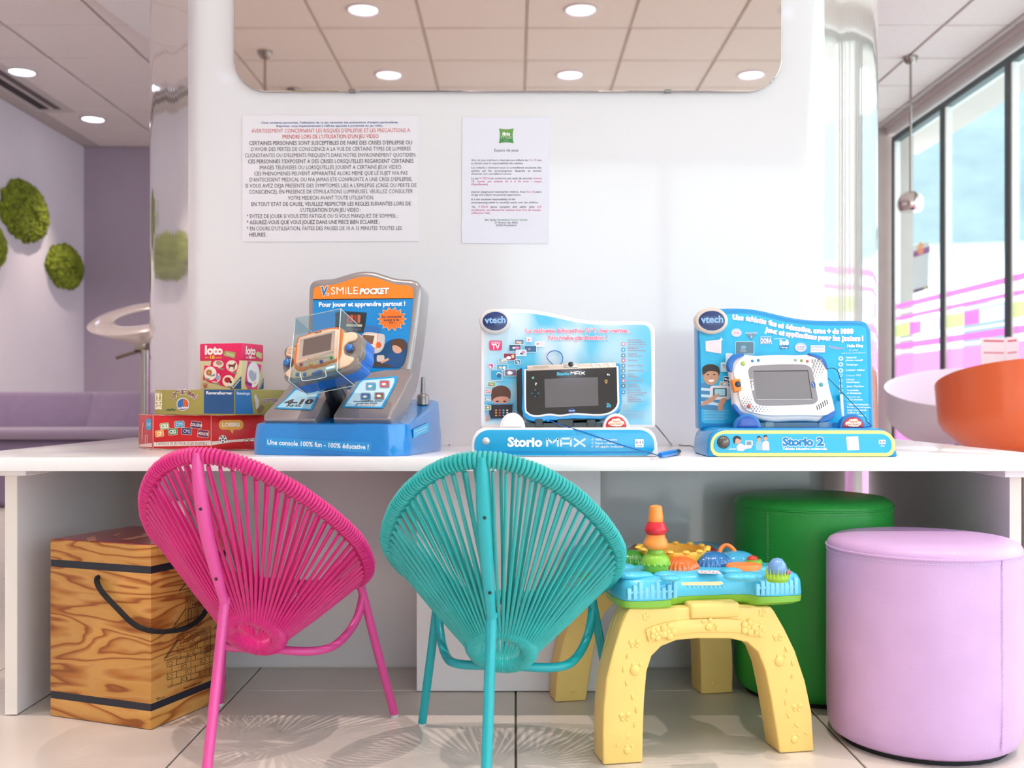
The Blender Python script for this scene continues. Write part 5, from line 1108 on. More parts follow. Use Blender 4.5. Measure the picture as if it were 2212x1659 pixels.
# prints on the two feet
p = Print(FP, z6, .0012); p.poly([(945, 935), (1218, 912), (1222, 945), (1205, 985), (1110, 1165), (790, 1158), (850, 1070), (920, 960)], M('#1a9ad2', .3)); p.poly([(955, 948), (1196, 928), (1198, 955), (1185, 990), (1095, 1152), (812, 1148), (865, 1070), (930, 968)], '#bfe2f0'); p.build('card', vs_)
p = Print(FP, z6, .0018)
for x0, y0, cc in ((975, 965, '#3f9fc4'), (1082, 948, '#c8475a'), (935, 1045, '#3a6fa8'), (1042, 1040, '#7a4a44')):
    p.rr(x0, y0, x0 + 80, y0 + 60, 12, '#7f95a8'); p.rr(x0 + 8, y0 + 8, x0 + 72, y0 + 52, 6, cc); p.ell(x0 + 35, y0 + 30, 18, 10, '#e9e2e0', 10); p.ell(x0 + 52, y0 + 38, 10, 7, '#4f9a6a', 8)
p.text('Compatible avec', (880, 1118), (1104, 1112), 10, '#2a3a4c', .03); p.text('tous les jeux', (900, 1133), (1066, 1129), 10, '#2a3a4c', .03); p.text('V.', (890, 1149), (922, 1147), 11, '#1b6fa8', .05); p.text('SMiLE', (928, 1149), (1050, 1147), 11, '#f0803a', .03); p.build('card_print', vs_)
p = Print(FP, z6, .0012); p.poly([(420, 1010), (560, 1000), (640, 1010), (600, 1090), (555, 1180), (262, 1165), (340, 1100)], M('#1a9ad2', .3)); p.poly([(430, 1022), (610, 1022), (580, 1090), (542, 1168), (285, 1156), (352, 1100)], '#a9d9ec'); p.text('4-10', (332, 1132), (556, 1130), 34, '#3a4048', .06, slant=.3, halo='#c6ccd2', hb=.09); p.text('ANS', (352, 1152), (470, 1152), 16, '#3a4048', .04); p.build('age_card', vs_)
# black swivel arm that carries the holder
A0, A1 = at(*z6(765, 1120), 2.10), at(*z6(700, 985), 2.03)
MB().tube([A0 + Vector((.0, .03, -.06)), A0, (A0 + A1) / 2, A1], [.026, .022, .019, .014], 18).build('swivel_arm', M('#121215', .35), vs_)

# ------------------------------------------------------------------ handheld console in its clear holder
zz = Crop(590, 660, 7.9)
cn = Vector((-.34, -.86, .38)).normalized(); cpt = at(*zz(780, 850), 1.985); CP = Plane(cpt, cn)
hc = Thing('handheld_console', 'white and orange handheld game console in clear acrylic holder', 'game console', tuple(cpt))
def cs(nm, pts, depth, mat, front=0.0, bev=.002, seg=2, par=hc): 
    b = MB(); slab(b, CP, zz, pts, depth, front=front); return b.build(nm, mat, par, bevel=bev, seg=seg, smooth=60)
ol = spline([(190, 830), (195, 760), (250, 700), (340, 680), (420, 690), (440, 560), (560, 500), (760, 440), (960, 395), (1120, 380), (1200, 400), (1230, 460), (1320, 450), (1420, 460), (1500, 510), (1530, 580), (1510, 680), (1520, 760), (1490, 860), (1440, 900), (1450, 980), (1390, 1045), (1290, 1100), (1150, 1140), (960, 1190), (760, 1235), (560, 1285), (420, 1320), (320, 1320), (220, 1285), (185, 1220), (200, 1160), (165, 1080), (165, 980), (205, 890)], 3, True)
cs('back_shell', ol, .036, M('#1c6fd0', .3, coat=.3), -.014, .008, 3)
cs('grey_shell', ol, .018, M('#8d8580', .3, metal=.4, coat=.4), 0, .006, 3)
CR = M('#f2c9ac', .35)
cs('white_shell', spline([(240, 800), (260, 730), (340, 700), (420, 720), (460, 580), (600, 520), (900, 430), (1130, 405), (1190, 440), (1240, 480), (1340, 460), (1420, 480), (1440, 540), (1400, 600), (1290, 640), (1220, 720), (1225, 830), (1300, 870), (1380, 900), (1360, 960), (1280, 1030), (1150, 1080), (950, 1130), (700, 1190), (450, 1245), (290, 1235), (225, 1180), (260, 1120), (350, 1040), (360, 940), (310, 880), (240, 860)], 3, True), .006, CR, .0035)
cs('orange_frame', spline([(440, 580), (520, 540), (700, 470), (900, 415), (1100, 385), (1180, 410), (1220, 480), (1200, 650), (1180, 850), (1120, 960), (1000, 1000), (880, 1050), (800, 1065), (720, 1090), (640, 1085), (560, 1130), (460, 1130), (390, 1080), (375, 1000), (400, 780)], 3, True), .008, M('#f47a2c', .35), .0055)
cs('screen_plate', spline([(465, 590), (560, 545), (760, 480), (960, 430), (1100, 420), (1150, 440), (1160, 520), (1130, 740), (1110, 900), (1060, 950), (900, 990), (740, 1035), (560, 1070), (480, 1070), (430, 1040), (420, 980), (440, 780)], 3, True), .004, CR, .0068, .0008, 1)
p = Print(CP, zz, .0071); p.poly([(490, 605), (1090, 455), (1075, 830), (465, 955)], M('#b9a79c', .2, coat=.4)); p.poly([(555, 608), (1035, 498), (1012, 785), (528, 895)], M('#6a5c58', .15, coat=.5)); p.build('screen', hc)
p = Print(CP, zz, .0074); p.text('vtech', (740, 508), (860, 482), 24, '#4a3c3a', .03); p.text('V', (628, 960), (656, 954), 26, '#2a4a8a', .05); p.text('SMiLE', (668, 950), (782, 924), 22, '#f47a2c', .04); p.text('POCKET', (792, 922), (925, 890), 20, '#cfc0b6', .03)
p.rr(445, 670, 470, 700, 2, '#d8b49a'); p.poly([(540, 1000), (1020, 890), (1020, 898), (540, 1008)], '#9a8478'); p.build('lettering', hc)
def btn(nm, x, y, r, cc, h=.004, ry=None, base=.007):
    c0 = CP.px(*zz(x, y), base); s = c0.y / F / 7.9; u = Vector((cn.y, -cn.x, 0)).normalized() * -1; v = cn.cross(u)
    tilt = Matrix((u, v, cn)).transposed(); tw = Matrix.Rotation(R(14), 3, 'Z')
    MB().ball(c0, (r * s, (ry or r) * s, h), 18, 8, m=tilt @ tw).build(nm, M(cc, .2, coat=.6), hc)
for x, y, cc in ((512, 1035, '#b4141c'), (680, 1028, '#f0a01c'), (855, 985, '#1a2f9c'), (1030, 918, '#1a8a2a')): btn('colour_button', x, y, 34, cc)
btn('joystick_well', 1325, 735, 84, '#17407c', .003, base=.004); btn('joystick', 1318, 738, 62, '#1f6fc4', .004, base=.006); btn('joystick_well', 265, 985, 84, '#17407c', .003, base=.004); btn('joystick', 258, 985, 64, '#1f6fb4', .004, base=.006)
btn('menu_button', 772, 1160, 112, '#2a5fa8', .003, 40, .004); btn('menu_button', 558, 1192, 34, '#2a5fa8', .003, 38, .004); btn('menu_button', 432, 1190, 36, '#3a6fa0', .003, 36, .004)
p = Print(CP, zz, .0075); p.text('MENU', (715, 1168), (795, 1152), 20, '#dfe8f4', .02); p.build('menu_lettering', hc)
p = Print(CP, zz, .0045)
for i in range(9):
    for j in range(7):
        if (i - 4) ** 2 / 18 + (j - 3) ** 2 / 9 < 1: p.ell(245 + i * 18 + (j % 2) * 8, 850 - j * 22 + i * 2, 5, 5, '#3a2f2c', 6)
p.build('speaker_holes', hc, kind='stuff')
# holder: four clear plates
hd = Thing('console_holder', 'clear acrylic box holder clamped around the handheld console', 'holder', tuple(cpt - Vector((0, 0, .05))))
def plate(nm, q): 
    n = (q[1] - q[0]).cross(q[3] - q[0]).normalized() * .0012; MB().prism(q, [v + n for v in q]).build(nm, M_ACR, hd, smooth=0)
f = lambda x, y, l: CP.px(*zz(x, y), l)
F1 = [f(335, 1335, .014), f(430, 560, .014), f(1185, 400, .014), f(1150, 1165, .014)]
T1 = [f(445, 270, .014), f(1215, 112, .014)]
nb = cn * .07
plate('front_lower', [f(335, 1335, .014), f(440, 1040, .014), f(1085, 830, .014), f(1150, 1165, .014)])
plate('front_upper', [f(430, 560, .0145), f(1190, 400, .0145), f(1215, 112, .0145), f(445, 270, .0145)])
plate('side_plate', [F1[0], f(445, 270, .014), f(445, 270, .014) - nb, F1[0] - nb]); plate('side_plate', [F1[3], f(1215, 112, .014), f(1215, 112, .014) - nb, F1[3] - nb])
plate('bottom_plate', [F1[0], F1[3], F1[3] - nb, F1[0] - nb])
def edge(nm, a, b): MB().tube([a, b], .0009, 5).build(nm, M('#dfeaec', .15, alpha=.75), hd)
for a, b in ((f(335, 1335, .014), f(445, 270, .014)), (f(445, 270, .014), f(1215, 112, .014)), (f(1215, 112, .014), F1[3]), (F1[3], F1[3] - nb), (F1[0], F1[0] - nb), (F1[0] - nb, F1[3] - nb), (T1[1], T1[1] - nb), (T1[0], T1[0] - nb)): edge('polished_edge', a, b)
lip = spline([f(530, 1200, .0145), f(545, 1280, .0145), f(600, 1335, .0145), f(940, 1280, .0145), f(965, 1230, .0145), f(955, 1150, .0145)], 4); MB().tube(lip, .0007, 6).build('cut_out_edge', M('#e6eef0', .15, alpha=.8), hd)
p = Print(CP, zz, .0158); p.poly([(960, 1110), (1140, 1065), (1135, 1125), (950, 1170)], '#5fbcdc'); p.poly([(985, 1112), (1125, 1078), (1120, 1112), (975, 1148)], '#e3eef2'); p.build('holder_sticker', hd)

# ------------------------------------------------------------------ stacked board games
zb = Crop(300, 700, 5.531)
def corner_box(name, label, C, aL, lL, aR, lR, z0, z1, mats, lid=None, parts=None):
    """box seen on its corner C; left face runs at angle aL, right face at aR"""
    t = Thing(name, label, 'board game', (C[0], C[1], z0))
    return t
# lowest: red quiz box with bevelled ends
rb = Thing('board_game_box', 'worn red six-sided game box at bottom of the stack', 'board game', (-.70, 2.32, ZT))
P0, P1, P2, P3 = (-.855, 2.362), (-.791, 2.272), (-.6525, 2.232), (-.535, 2.262)
ring_ = [P0, P1, P2, P3, (-.515, 2.405), (-.80, 2.43)]
mb = MB(); mb.prism([(x, y, ZT + .0755) for x, y in ring_], [(x, y, ZT + .0005) for x, y in ring_]); M_RED = M('#d2141f', .4, var=.05, vscale=30)
mb.build('carton', M_RED, rb, bevel=.0012, seg=1)
def side_plane(a, b): d = Vector((b[0] - a[0], b[1] - a[1], 0)); return Plane((a[0], a[1], ZT), (d.y, -d.x, 0))
s0, s1, s2 = side_plane(P0, P1), side_plane(P1, P2), side_plane(P2, P3)
p = Print(s1, zb, .0006)
for x, y, w, h, cc, tx, rot in ((308, 1220, 110, 78, '#8fb07c', 'CE1', -8), (487, 1197, 122, 80, '#2f9fd0', 'CM1', -4), (687, 1205, 130, 86, '#5a1f6a', 'COLLÈGE', 6), (250, 1308, 104, 78, '#f0a23c', 'CP', -8), (408, 1285, 114, 84, '#1f7f54', 'CE2', -4), (574, 1280, 124, 86, '#24246e', 'CM2', 4), (770, 1310, 136, 90, '#7a1a52', 'ADULTE', 8)):
    p.rr(x - w / 2, y - h / 2, x + w / 2, y + h / 2, 14, '#e9c9a8', rot); p.rr(x - w / 2 + 5, y - h / 2 + 5, x + w / 2 - 5, y + h / 2 - 5, 11, cc, rot)
    ww = (len(tx) if len(tx) > 3 else len(tx) * 1.45) * 10; q = R(rot); c_, s_ = math.cos(q), math.sin(q); hh = 42 if len(tx) < 4 else 30
    p.text(tx, (x - ww * c_ - s_ * -hh / 2 * -1 - 0, y - ww * s_ + hh / 2), (x + ww * c_, y + ww * s_ + hh / 2), hh, '#f6efe4', .04)
p.poly([(182, 1412), (860, 1392), (862, 1450), (182, 1462)], '#f2ddd4'); p.text('7 NIVEAUX DE JEU POUR JOUER ENSEMBLE !', (206, 1448), (834, 1444), 36, '#1c1618', .02); p.build('front_print', rb)
p = Print(s2, zb, .0006); p.poly([(870, 1402), (1395, 1362), (1395, 1396), (1100, 1412), (870, 1448)], '#f2ddd4'); p.rr(955, 1145, 1250, 1262, 52, '#f2a83c'); p.poly([(1080, 1255), (1135, 1255), (1118, 1312)], '#f2a83c'); p.text('LOISIRS', (995, 1226), (1208, 1222), 44, '#f6efe4', .05)
p.ell(1003, 1375, 48, 48, '#f4eeee', 24)
for a in range(5): p.ell(1003 + 32 * math.cos(a * 1.2566 + .3), 1375 + 32 * math.sin(a * 1.2566 + .3), 12, 12, '#17171a', 6)
p.ell(1003, 1375, 13, 13, '#17171a', 6)
for r in (42,): p.line([(1292 + r * math.cos(q * .35), 1418 + r * math.sin(q * .35)) for q in range(19)], 6, '#2a1c1c')
p.line([(1292, 1418), (1330, 1370), (1385, 1385)], 6, '#2a1c1c'); p.build('side_print', rb)
p = Print(s0, zb, .0006); p.rr(88, 1128, 150, 1268, 28, '#2f9fcf'); p.text('QUIZ', (96, 1212), (142, 1216), 34, '#bfe0ee', .02); p.poly([(8, 1440), (160, 1420), (160, 1470), (8, 1462)], '#efd2c6'); p.line([(40, 1370), (55, 1180)], 9, '#e9b8a8'); p.line([(80, 1430), (80, 1330), (105, 1330), (105, 1430)], 6, '#efd2c6'); p.build('end_print', rb)
ed = MB()
for a in (P0, P1, P2, P3):
    for zq in (): pass
for a, b in ((P0, P1), (P1, P2), (P2, P3)):
    for z in (ZT + .0752, ZT + .0014):
        pts = [(a[0] + (b[0] - a[0]) * i / 12, a[1] + (b[1] - a[1]) * i / 12 - .0003, z + random.uniform(-.0006, .0006)) for i in range(13)]; ed.tube(pts, [random.uniform(.0002, .0009) for i in range(13)], 5)
for a in (P1, P2): ed.tube([(a[0], a[1] - .0002, ZT + .002), (a[0], a[1] - .0002, ZT + .04), (a[0], a[1] - .0002, ZT + .074)], [.0005, .0007, .0005], 5)
ed.build('worn_edges', M('#e6cfc4', .8), rb)
# middle: olive and blue box
def face_box(t, name, C, dl, ll, lr, z0, z1, mat, bev=.001):
    L = (C[0] + dl[0] * ll, C[1] + dl[1] * ll); dr = (-dl[1] if dl[0] < 0 else dl[1], dl[0] if dl[0] < 0 else -dl[0]); dr = (dl[1], -dl[0]); Rr = (C[0] + dr[0] * lr, C[1] + dr[1] * lr); B = (L[0] + dr[0] * lr, L[1] + dr[1] * lr)
    r_ = [L, C, Rr, B]; mb = MB(); mb.prism([(x, y, z1) for x, y in r_], [(x, y, z0) for x, y in r_]); o = mb.build(name, mat, t, bevel=bev, seg=2)
    return side_plane(L, C), side_plane(C, Rr)
aL = R(153); dl = (math.cos(aL), math.sin(aL)); Zm = ZT + .0765
pb = Thing('board_game_box', 'flat olive and blue game box in middle of the stack', 'board game', (-.62, 2.30, Zm))
CM = (at(507, 890, 2.172).x, 2.172)
sA_, sB_ = face_box(pb, 'carton', CM, dl, .226, .186, Zm, Zm + .0535, M('#a89a4c', .4, var=.03))
p = Print(sA_, zb, .0006); p.poly([(780, 784), (1140, 786), (1140, 1074), (778, 1070)], M('#1a4f86', .35)); p.text('Ravensburger', (808, 838), (1120, 842), 34, '#f2f2f4', .03); p.rr(195, 828, 280, 1018, 4, '#efe2c8')
for x, y, r in ((216, 858, 9), (256, 842, 11), (213, 945, 12), (262, 940, 12)): p.ell(x, y, r, r, '#a89a4c', 12)
p.poly([(206, 902), (210, 870), (222, 870), (228, 902)], '#a89a4c'); p.poly([(242, 902), (247, 856), (264, 856), (270, 902)], '#a89a4c'); p.line([(205, 1000), (215, 965), (240, 980), (262, 965), (274, 1000)], 8, '#a89a4c'); p.line([(195, 912), (280, 912)], 5, '#a89a4c'); p.text('26 567 1', (198, 820), (272, 820), 14, '#efe2c8', .01); p.text('playBac', (332, 1034), (440, 1034), 26, '#2f6a54', .03); p.text('4 - 99', (222, 916), (256, 916), 10, '#a89a4c', 0)
p.text('76980 1 4/95', (985, 962), (1090, 962), 10, '#123a68', .0)
lets = [("L", 395, 905, -48), ("E", 412, 888, -45), ("P", 440, 868, -35), ("'", 472, 842, -28), ("T", 490, 845, -20), ("I", 522, 838, -10), ("T", 545, 838, -4), ("B", 590, 848, 12), ("A", 622, 862, 22), ("C", 655, 885, 32)]
for halo in (1, 0):
    for i, (s, x, y, r) in enumerate(lets):
        h = 26 if i < 2 else 46; w = 15 if i < 2 else (10 if s in "'I" else 30); q = R(r); a = (x, y); b2 = (x + w * math.cos(q), y + w * math.sin(q))
        p.text(s, a, b2, h, '#f4ece4' if halo else '#7a2a6a', .16 if halo else .04)
p.ell(530, 958, 76, 78, '#f0e6dc', 24); p.ell(530, 960, 68, 70, '#2f6fb4', 24); p.poly([(530, 892), (575, 905), (598, 960), (575, 1010), (530, 1030)], '#d9622a')
p.text('incollables', (462, 1012), (600, 1006), 22, '#f4f0f4', .04, halo='#1c3a6a', hb=.08); p.build('front_print', pb)
p = Print(sB_, zb, .0006); p.poly([(1148, 788), (1336, 786), (1364, 1072), (1150, 1074)], M('#2372b4', .35)); p.text('Ravensburger', (1167, 842), (1328, 846), 34, '#e9f0f6', .02); p.poly(spline([(1375, 870), (1395, 835), (1410, 880), (1432, 920), (1425, 1000), (1395, 1010), (1390, 940)], 2, True), '#d8d0cc'); p.poly([(1415, 1060), (1420, 1000), (1470, 960), (1500, 1000), (1460, 1060)], '#8a6a4a'); p.text("LE P'TIT BAC", (1478, 945), (1690, 930), 44, '#7a2a6a', .03, halo='#efe6dc', hb=.08); p.build('side_print', pb)
# top: pink lidded lotto box
aT = R(160); dl = (math.cos(aT), math.sin(aT)); Zt = Zm + .0545
lb_ = Thing('board_game_box', 'small cream lotto box with bright pink lid on top of the stack', 'board game', (-.60, 2.32, Zt))
CT = (at(522, 800, 2.262).x, 2.262)
tA, tB = face_box(lb_, 'carton', CT, dl, .107, .080, Zt, Zt + .066, M('#dccfa0', .4, var=.03))
hi = (CT[0] - (dl[0] + dl[1]) * 0, CT[1])
e = .0016; CT2 = (CT[0] + (-dl[0] - dl[1]) * e, CT[1] + (-dl[1] + dl[0]) * e)
lA, lB = face_box(lb_, 'lid', CT2, dl, .107 + 2 * e, .080 + 2 * e, Zt + .0625, Zt + .101, M('#e8135e', .35, coat=.2), .003)
p = Print(lA, zb, .0006); p.text('loto', (790, 360), (1005, 362), 98, '#fff4ec', .05); p.text('dès', (788, 410), (838, 410), 22, '#f6b23c', .015); p.text('18', (852, 414), (908, 414), 36, '#f6c83c', .05); p.text('mois', (918, 410), (990, 410), 22, '#f6b23c', .02)
p.poly([(1012, 345), (1040, 318), (1160, 340), (1146, 412), (1020, 378)], '#a8a860'); p.ell(1028, 348, 6, 6, '#8a2a3a', 8); p.text('Malin', (1042, 370), (1136, 388), 34, '#efe6cc', .0, slant=.2); p.build('lid_print', lb_)
p = Print(lB, zb, .0006); p.text('loto', (1272, 360), (1390, 366), 92, '#fff4ec', .04); p.text('dès', (1276, 408), (1304, 408), 20, '#f6e0c0', .015); p.text('18', (1312, 412), (1346, 412), 34, '#ffffff', .05); p.text('mois', (1350, 410), (1388, 410), 18, '#f6e0c0', .05); p.poly([(1395, 352), (1412, 326), (1468, 350), (1462, 420), (1400, 385)], '#c9cf8a'); p.build('lid_side_print', lb_)
p = Print(tA, zb, .0006); PKc = '#dc0f55'
p.poly([(870, 428), (1200, 432), (1200, 470), (1100, 768), (815, 690), (860, 480)], PKc)
for x, y, r, cc in ((950, 450, 64, '#f0dcc8'), (1112, 500, 68, '#f4e4d4'), (915, 640, 62, '#f0e0d4'), (1070, 680, 70, '#f4e4d4')): p.ell(x, y if y > 460 else 478, r, r * (1 if y > 460 else .72), cc, 24)
p.poly([(785, 492), (948, 512), (940, 690), (765, 670)], '#e8246a'); p.ell(855, 590, 74, 82, '#f6eadc', 24)
for r, cc in ((38, '#c98a5a'), (26, '#a85f38'), (15, '#d9a070')): p.ell(840, 580, r, r, cc, 18)
p.poly(spline([(842, 622), (880, 605), (905, 598), (915, 610), (890, 625)], 2, True), '#7f88b4'); p.line([(905, 600), (914, 580)], 3, '#7f88b4')
p.ell(1062, 668, 40, 34, '#c4202a', 20); p.ell(1100, 692, 14, 18, '#1c1416', 12)
for x, y in ((1048, 660), (1072, 652), (1066, 682), (1086, 668)): p.ell(x, y, 6, 6, '#1c1416', 8)
p.poly(spline([(1062, 490), (1085, 482), (1130, 485), (1150, 462), (1164, 470), (1150, 505), (1140, 550), (1132, 550), (1130, 515), (1090, 515), (1080, 548), (1072, 545), (1078, 505)], 2, True), '#7a3a2a'); p.poly(spline([(920, 455), (960, 440), (1000, 462), (985, 490), (940, 488)], 2, True), '#b98a80'); p.ell(945, 640, 26, 30, '#9fa4c8', 14)
for x, y in ((818, 655), (985, 535), (1140, 582), (935, 712), (1095, 752)): p.rr(x - 34, y - 9, x + 34, y + 9, 6, '#8a9478', 12)
p.poly([(1095, 776), (1225, 620), (1225, 776)], M('#174a7e', .35)); p.text('Ravensburger', (1130, 770), (1222, 662), 18, '#f0f0f2', .03); p.text('PLAY', (776, 742), (824, 742), 20, '#c0402a', .05); p.text('BAC', (780, 764), (816, 764), 18, '#c0402a', .05); p.line([(766, 722), (785, 706), (806, 706), (822, 722)], 5, '#c0402a'); p.build('picture_cards', lb_)
p = Print(tB, zb, .0006); p.poly([(1300, 440), (1462, 490), (1412, 776), (1300, 778), (1262, 710)], '#e03a90'); p.ell(1365, 605, 76, 152, '#f6f2f6', 28); p.poly(spline([(1310, 580), (1340, 548), (1375, 580), (1385, 600), (1396, 560), (1400, 620), (1395, 660), (1360, 685), (1320, 640)], 3, True), '#b4b8d4'); p.poly([(1430, 776), (1488, 640), (1488, 776)], M('#174a7e', .35)); p.line([(1442, 764), (1482, 675)], 6, '#dfe6ee'); p.poly([(1280, 680), (1350, 712), (1345, 750), (1275, 715)], '#8a2a7a'); p.line([(1370, 705), (1398, 702)], 8, '#d9622a'); p.build('rabbit_card', lb_)

# ------------------------------------------------------------------ left background
def moss(label, cx, cy, w, h):
    # on the left wall: depth from the wall plane
    D = XL * F / (cx - CX); c0 = at(cx, cy, D); Da, Db = XL * F / (cx - w / 2 - CX), XL * F / (cx + w / 2 - CX); ry, rz = abs(Db - Da) / 2, h / 2 * D / F
    t = Thing('moss_disc', label, 'wall decoration', (XL, c0.y, c0.z))
    rd = random.Random(int(cx)); ph = [rd.uniform(0, 6.28) for _ in range(4)]; mb = MB(); vs, fs = [], []; nr, na = 12, 60
    for i in range(nr + 1):
        for j in range(na):
            a = 2 * math.pi * j / na; s = i / nr; wob = 1 + .035 * math.sin(3 * a + ph[0]) + .03 * math.sin(7 * a + ph[1]) + .02 * math.sin(13 * a + ph[2]) + rd.uniform(-.02, .02)
            hgt = .075 * math.sqrt(max(0, 1 - s ** 4)) + rd.uniform(-.012, .012) * (i < nr)
            vs.append(Vector((XL + max(.002, hgt), c0.y + ry * s * wob * math.cos(a), c0.z + rz * s * wob * math.sin(a))))
    for i in range(nr):
        for j in range(na): fs.append((i * na + j, i * na + (j + 1) % na, (i + 1) * na + (j + 1) % na, (i + 1) * na + j))
    mb.add(vs, fs); m = M('#6f7a1a', .95, var=.55, vscale=22, bump=1.0, bscale=90); mb.build('moss_pad', m, t, smooth=0)
    cl = MB()
    for _ in range(500):
        a = rd.uniform(0, 6.283); s = math.sqrt(rd.random()) * 1.0; p0 = Vector((XL + .065 * math.sqrt(max(.05, 1 - s ** 4)), c0.y + ry * s * math.cos(a), c0.z + rz * s * math.sin(a)))
        r_ = rd.uniform(.012, .024); cl.ball(p0, (r_ * .8, r_, r_), 6, 4)
    cl.build('moss_tufts', M('#7d8a22', .95, var=.5, vscale=35, bump=.8, bscale=150), t, kind='stuff')
moss('larger round green moss disc on the left wall', 50, 457, 100, 128)
moss('smaller round green moss disc low on the left wall', 136, 576, 74, 94)
moss('sliver of a green moss disc at the left picture edge', -36, 530, 84, 110)
# bar stool
sx = at(313, 700, 4.3); sd = Thing('bar_stool', 'white bar stool with open ring seat on slim chrome stem', 'bar stool', (sx.x, 4.3, 0))
mb = MB(); vs, fs = [], []; na, nb_ = 48, 12; zc0 = .97
for i in range(na):
    a = 2 * math.pi * i / na
    for j in range(nb_):
        b = 2 * math.pi * j / nb_
        rr_ = .172 + .052 * math.cos(b); vs.append(Vector((rr_ * math.cos(a), rr_ * .95 * math.sin(a), zc0 + .011 * math.sin(b) + .078 * math.sin(a + .2) * rr_ / .2)))
for i in range(na):
    for j in range(nb_): fs.append((i * nb_ + j, ((i + 1) % na) * nb_ + j, ((i + 1) % na) * nb_ + (j + 1) % nb_, i * nb_ + (j + 1) % nb_))
mb.add(vs, fs); WP = M('#f3e2dc', .2, coat=.5); mb.build('seat_ring', WP, sd, local=True, smooth=60)
mb = MB(); vs = []
for k_ in range(6):
    t_ = k_ / 5
    for i in range(48):
        a = 2 * math.pi * i / 48; f_ = max(0, min(1, (math.sin(a + .2) - .15) / .5)); rt = .215 - .09 * f_; zt = (zc0 + .078 * math.sin(a + .2)) * (1 - f_) + .885 * f_
        r_ = rt * (1 - t_) + .03 * t_; vs.append(Vector((r_ * math.cos(a), r_ * .95 * math.sin(a), zt + (.862 - zt) * t_ ** .75)))
fs = [(i * 48 + j, i * 48 + (j + 1) % 48, (i + 1) * 48 + (j + 1) % 48, (i + 1) * 48 + j) for i in range(5) for j in range(48)]
mb.add(vs, fs); sb_ = mb.build('seat_shell', WP, sd, local=True, smooth=60)
md = sb_.modifiers.new('thickness', 'SOLIDIFY'); md.thickness = .008
CH = M('#a39a94', .18, metal=1.0)
MB().lathe([(.045, .835), (.05, .845), (.05, .858), (0, .86)], 24).build('mount_plate', CH, sd, local=True)
MB().lathe([(.028, .0), (.028, .5), (.018, .505), (.018, .84)], 20).build('stem', CH, sd, local=True); MB().lathe([(.20, .001), (.20, .01), (.08, .03), (.03, .045)], 36).build('foot_plate', CH, sd, local=True)
MB().tube([(0, 0, .835), (-.05, -.02, .82), (-.105, -.04, .80)], .008, 8).build('lift_lever', CH, sd, local=True)
# sofa
SF = M('#8c7894', .8, var=.05, vscale=20, sheen=.3)
so = Thing('sofa', 'low mauve corner sofa behind the desk by left wall', 'sofa', (-2.6, 6.2, 0))
sc = MB(); sc.box((-3.55, 6.05, .0), (-2.14, 6.75, .40)); sc.build('seat', SF, so, bevel=.05, seg=4)
bk_ = MB(); bk_.prism([(-2.72, 6.5, .36), (-2.10, 6.5, .36), (-2.02, 6.70, .68), (-2.72, 6.68, .68)], [(-2.72, 6.85, .30), (-2.10, 6.85, .30), (-2.02, 6.88, .68), (-2.72, 6.86, .68)]); bk_.build('backrest', SF, so, bevel=.03, seg=3)
bk_ = MB(); bk_.prism([(-3.60, 6.3, .36), (-2.60, 6.55, .36), (-2.72, 6.66, .68), (-3.62, 6.42, .68)], [(-3.60, 6.55, .30), (-2.60, 6.86, .30), (-2.72, 6.86, .68), (-3.62, 6.62, .68)]); bk_.build('backrest', SF, so, bevel=.03, seg=3)
MB().box((-3.55, 6.0, .40), (-2.16, 6.5, .46)).build('seat_cushion', M('#97859c', .8, sheen=.3), so, bevel=.025, seg=3)
# dark coffee table edge behind the desk on the far left
# ------------------------------------------------------------------ right background
pt = at(1967, 120, 6.54); pd = Thing('pendant_lamp', 'chrome globe pendant lamp hanging on a rod before the window', 'pendant lamp', (pt.x, 6.54, 1.86))
def pendant(t, zc):
    top = CEIL - .008 - t.o.location.z
    MB().lathe([(.0, top - .045), (.028, top - .04), (.045, top - .015), (.045, top)], 24).build('ceiling_rose', CH, t, local=True)
    MB().lathe([(.007, .07), (.007, top - .03)], 12).build('rod', CH, t, local=True)
    k = 14; mb = MB(); mb.lathe([(.08 * math.cos(R(-38 + 128 * i / k)), .08 * math.sin(R(-38 + 128 * i / k))) for i in range(k)] + [(0, .08)], 32); g = mb.build('globe_shade', M('#e0d8d2', .06, metal=1.0), t, local=True)
    g.data.polygons.foreach_set('use_smooth', [True] * len(g.data.polygons))
    MB().ball((0, 0, .0), .03, 16, 10).build('bulb', M('#fff2e4', .4, emit=3.0), t, local=True)
pendant(pd, 0)
for x, y, lb in ((-1.55, -1.57, 'pendant lamp rod and rose reflected at left of the mirror'), (-1.54, -2.35, 'second pendant lamp reflected low at the left of the mirror')):
    t = Thing('pendant_lamp', lb, 'pendant lamp', (x, y, 1.86)); pendant(t, 0)
# cafe table with menu card
tx = at(2185, 818, 5.5); tbz = .742
cf = Thing('cafe_table', 'dark round cafe table by the window', 'table', (tx.x, 5.5, 0))
MB().lathe([(0, tbz - .022), (.34, tbz - .022), (.355, tbz - .014), (.355, tbz - .004), (.34, tbz), (0, tbz)], 48).build('table_top', M('#4a3238', .3), cf, local=True)
MB().lathe([(.22, .001), (.22, .012), (.05, .03), (.03, .05), (.03, tbz - .03), (.07, tbz - .022)], 28).build('pedestal', M('#b9aeb4', .3, metal=.6), cf, local=True)
mq = at(2160, 815, 5.36); mc_ = Thing('menu_card', 'white folded menu card with red lines standing on cafe table', 'menu', (mq.x, 5.36, tbz))
zr = Crop(1860, 480, 2.861); mp1 = Plane((mq.x, 5.36, tbz), (0, -1, 0))
b = MB(); slab(b, mp1, zr, [(738, 715), (892, 715), (892, 955), (742, 955)], .003); b.build('page', M('#fdf6ee', .6), mc_, smooth=0)
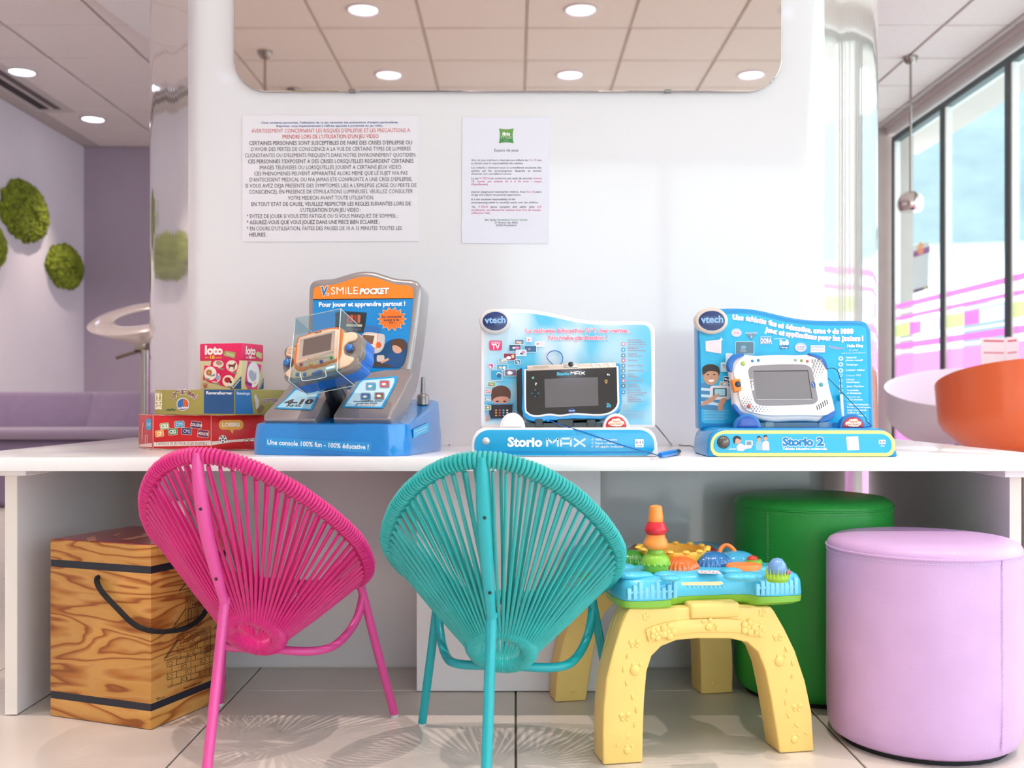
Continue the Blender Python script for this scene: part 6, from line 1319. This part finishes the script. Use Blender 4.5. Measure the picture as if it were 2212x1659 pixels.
b = MB(); slab(b, mp1, zr, [(894, 712), (972, 706), (980, 955), (894, 955)], .003); b.build('page', M('#fdf6ee', .6), mc_, smooth=0)
p = Print(mp1, zr, .001)
for y in (733, 806): p.line([(757, y), (882, y + 2)], 9 if y < 750 else 6, '#d4163a'); p.line([(905, y + 2), (962, y - 3)], 9 if y < 750 else 6, '#d4163a')
p.build('red_lines', mc_)
# tub chairs
def tub(label, cx, cy, rz, hexc, sc=1.0):
    t = Thing('tub_chair', label, 'chair', (cx, cy, 0), rz); m = M(hexc, .28, coat=.4); mb = MB(); vs, fs = [], []; na, nr = 56, 12
    def pt(i, j, off):
        a = 2 * math.pi * i / na; s = j / nr; back = .5 + .5 * math.cos(a)           # a = 0 at the back of the chair
        rad = (.09 + .21 * min(1, s * 1.6)) * sc - off; rim_h = .60 + .19 * back ** .8
        z = .43 + (rim_h - .43) * max(0, (s - .35) / .65) ** 1.2 - off * .5; fl = 1 + .14 * s
        return Vector((rad * fl * math.sin(a), rad * fl * -math.cos(a), z))
    for off in (0, .014):
        for j in range(nr + 1):
            for i in range(na): vs.append(pt(i, j, off))
    n1 = na * (nr + 1)
    for b0 in (0, n1):
        for j in range(nr):
            for i in range(na): fs.append((b0 + j * na + i, b0 + j * na + (i + 1) % na, b0 + (j + 1) * na + (i + 1) % na, b0 + (j + 1) * na + i))
    for i in range(na): fs.append((nr * na + i, nr * na + (i + 1) % na, n1 + nr * na + (i + 1) % na, n1 + nr * na + i))
    fs.append(tuple(range(na))); fs.append(tuple(n1 + i for i in range(na)))
    mb.add(vs, fs); mb.build('shell', m, t, local=True, smooth=60)
    MB().lathe([(0, .43), (.2, .43), (.215, .45), (.2, .475), (0, .485)], 36).build('seat_pad', m, t, local=True)
    MB().lathe([(.22, .001), (.22, .012), (.04, .03), (.028, .05), (.028, .42), (.08, .435)], 28).build('pedestal', CH, t, local=True)
wq = at(2070, 870, 5.0); tub('white and lilac tub chair at the dark cafe table', wq.x, 4.98, R(150), '#f1e6f2')
oq = at(2215, 880, 4.2); tub('orange tub chair in front of the white one', oq.x, 4.2, R(-5), '#ff7440')

# ------------------------------------------------------------------ groups of like things
for stem_, grp in (('string_chair', 'string chairs at the desk'), ('pouf', 'drum poufs under the desk'), ('tablet_display', 'tablet display stands on the desk'), ('tablet', 'tablets on the display stands'), ('stylus', 'styluses of the tablets'),
                   ('board_game_box', 'stacked board games'), ('moss_disc', 'moss discs on the left wall'), ('pendant_lamp', 'chrome pendant lamps'), ('tub_chair', 'tub chairs by the window'), ('power_cable', 'cables on the desk')):
    for o in scn.objects:
        if o.parent is None and o.name.split('.')[0] == stem_: o['group'] = grp
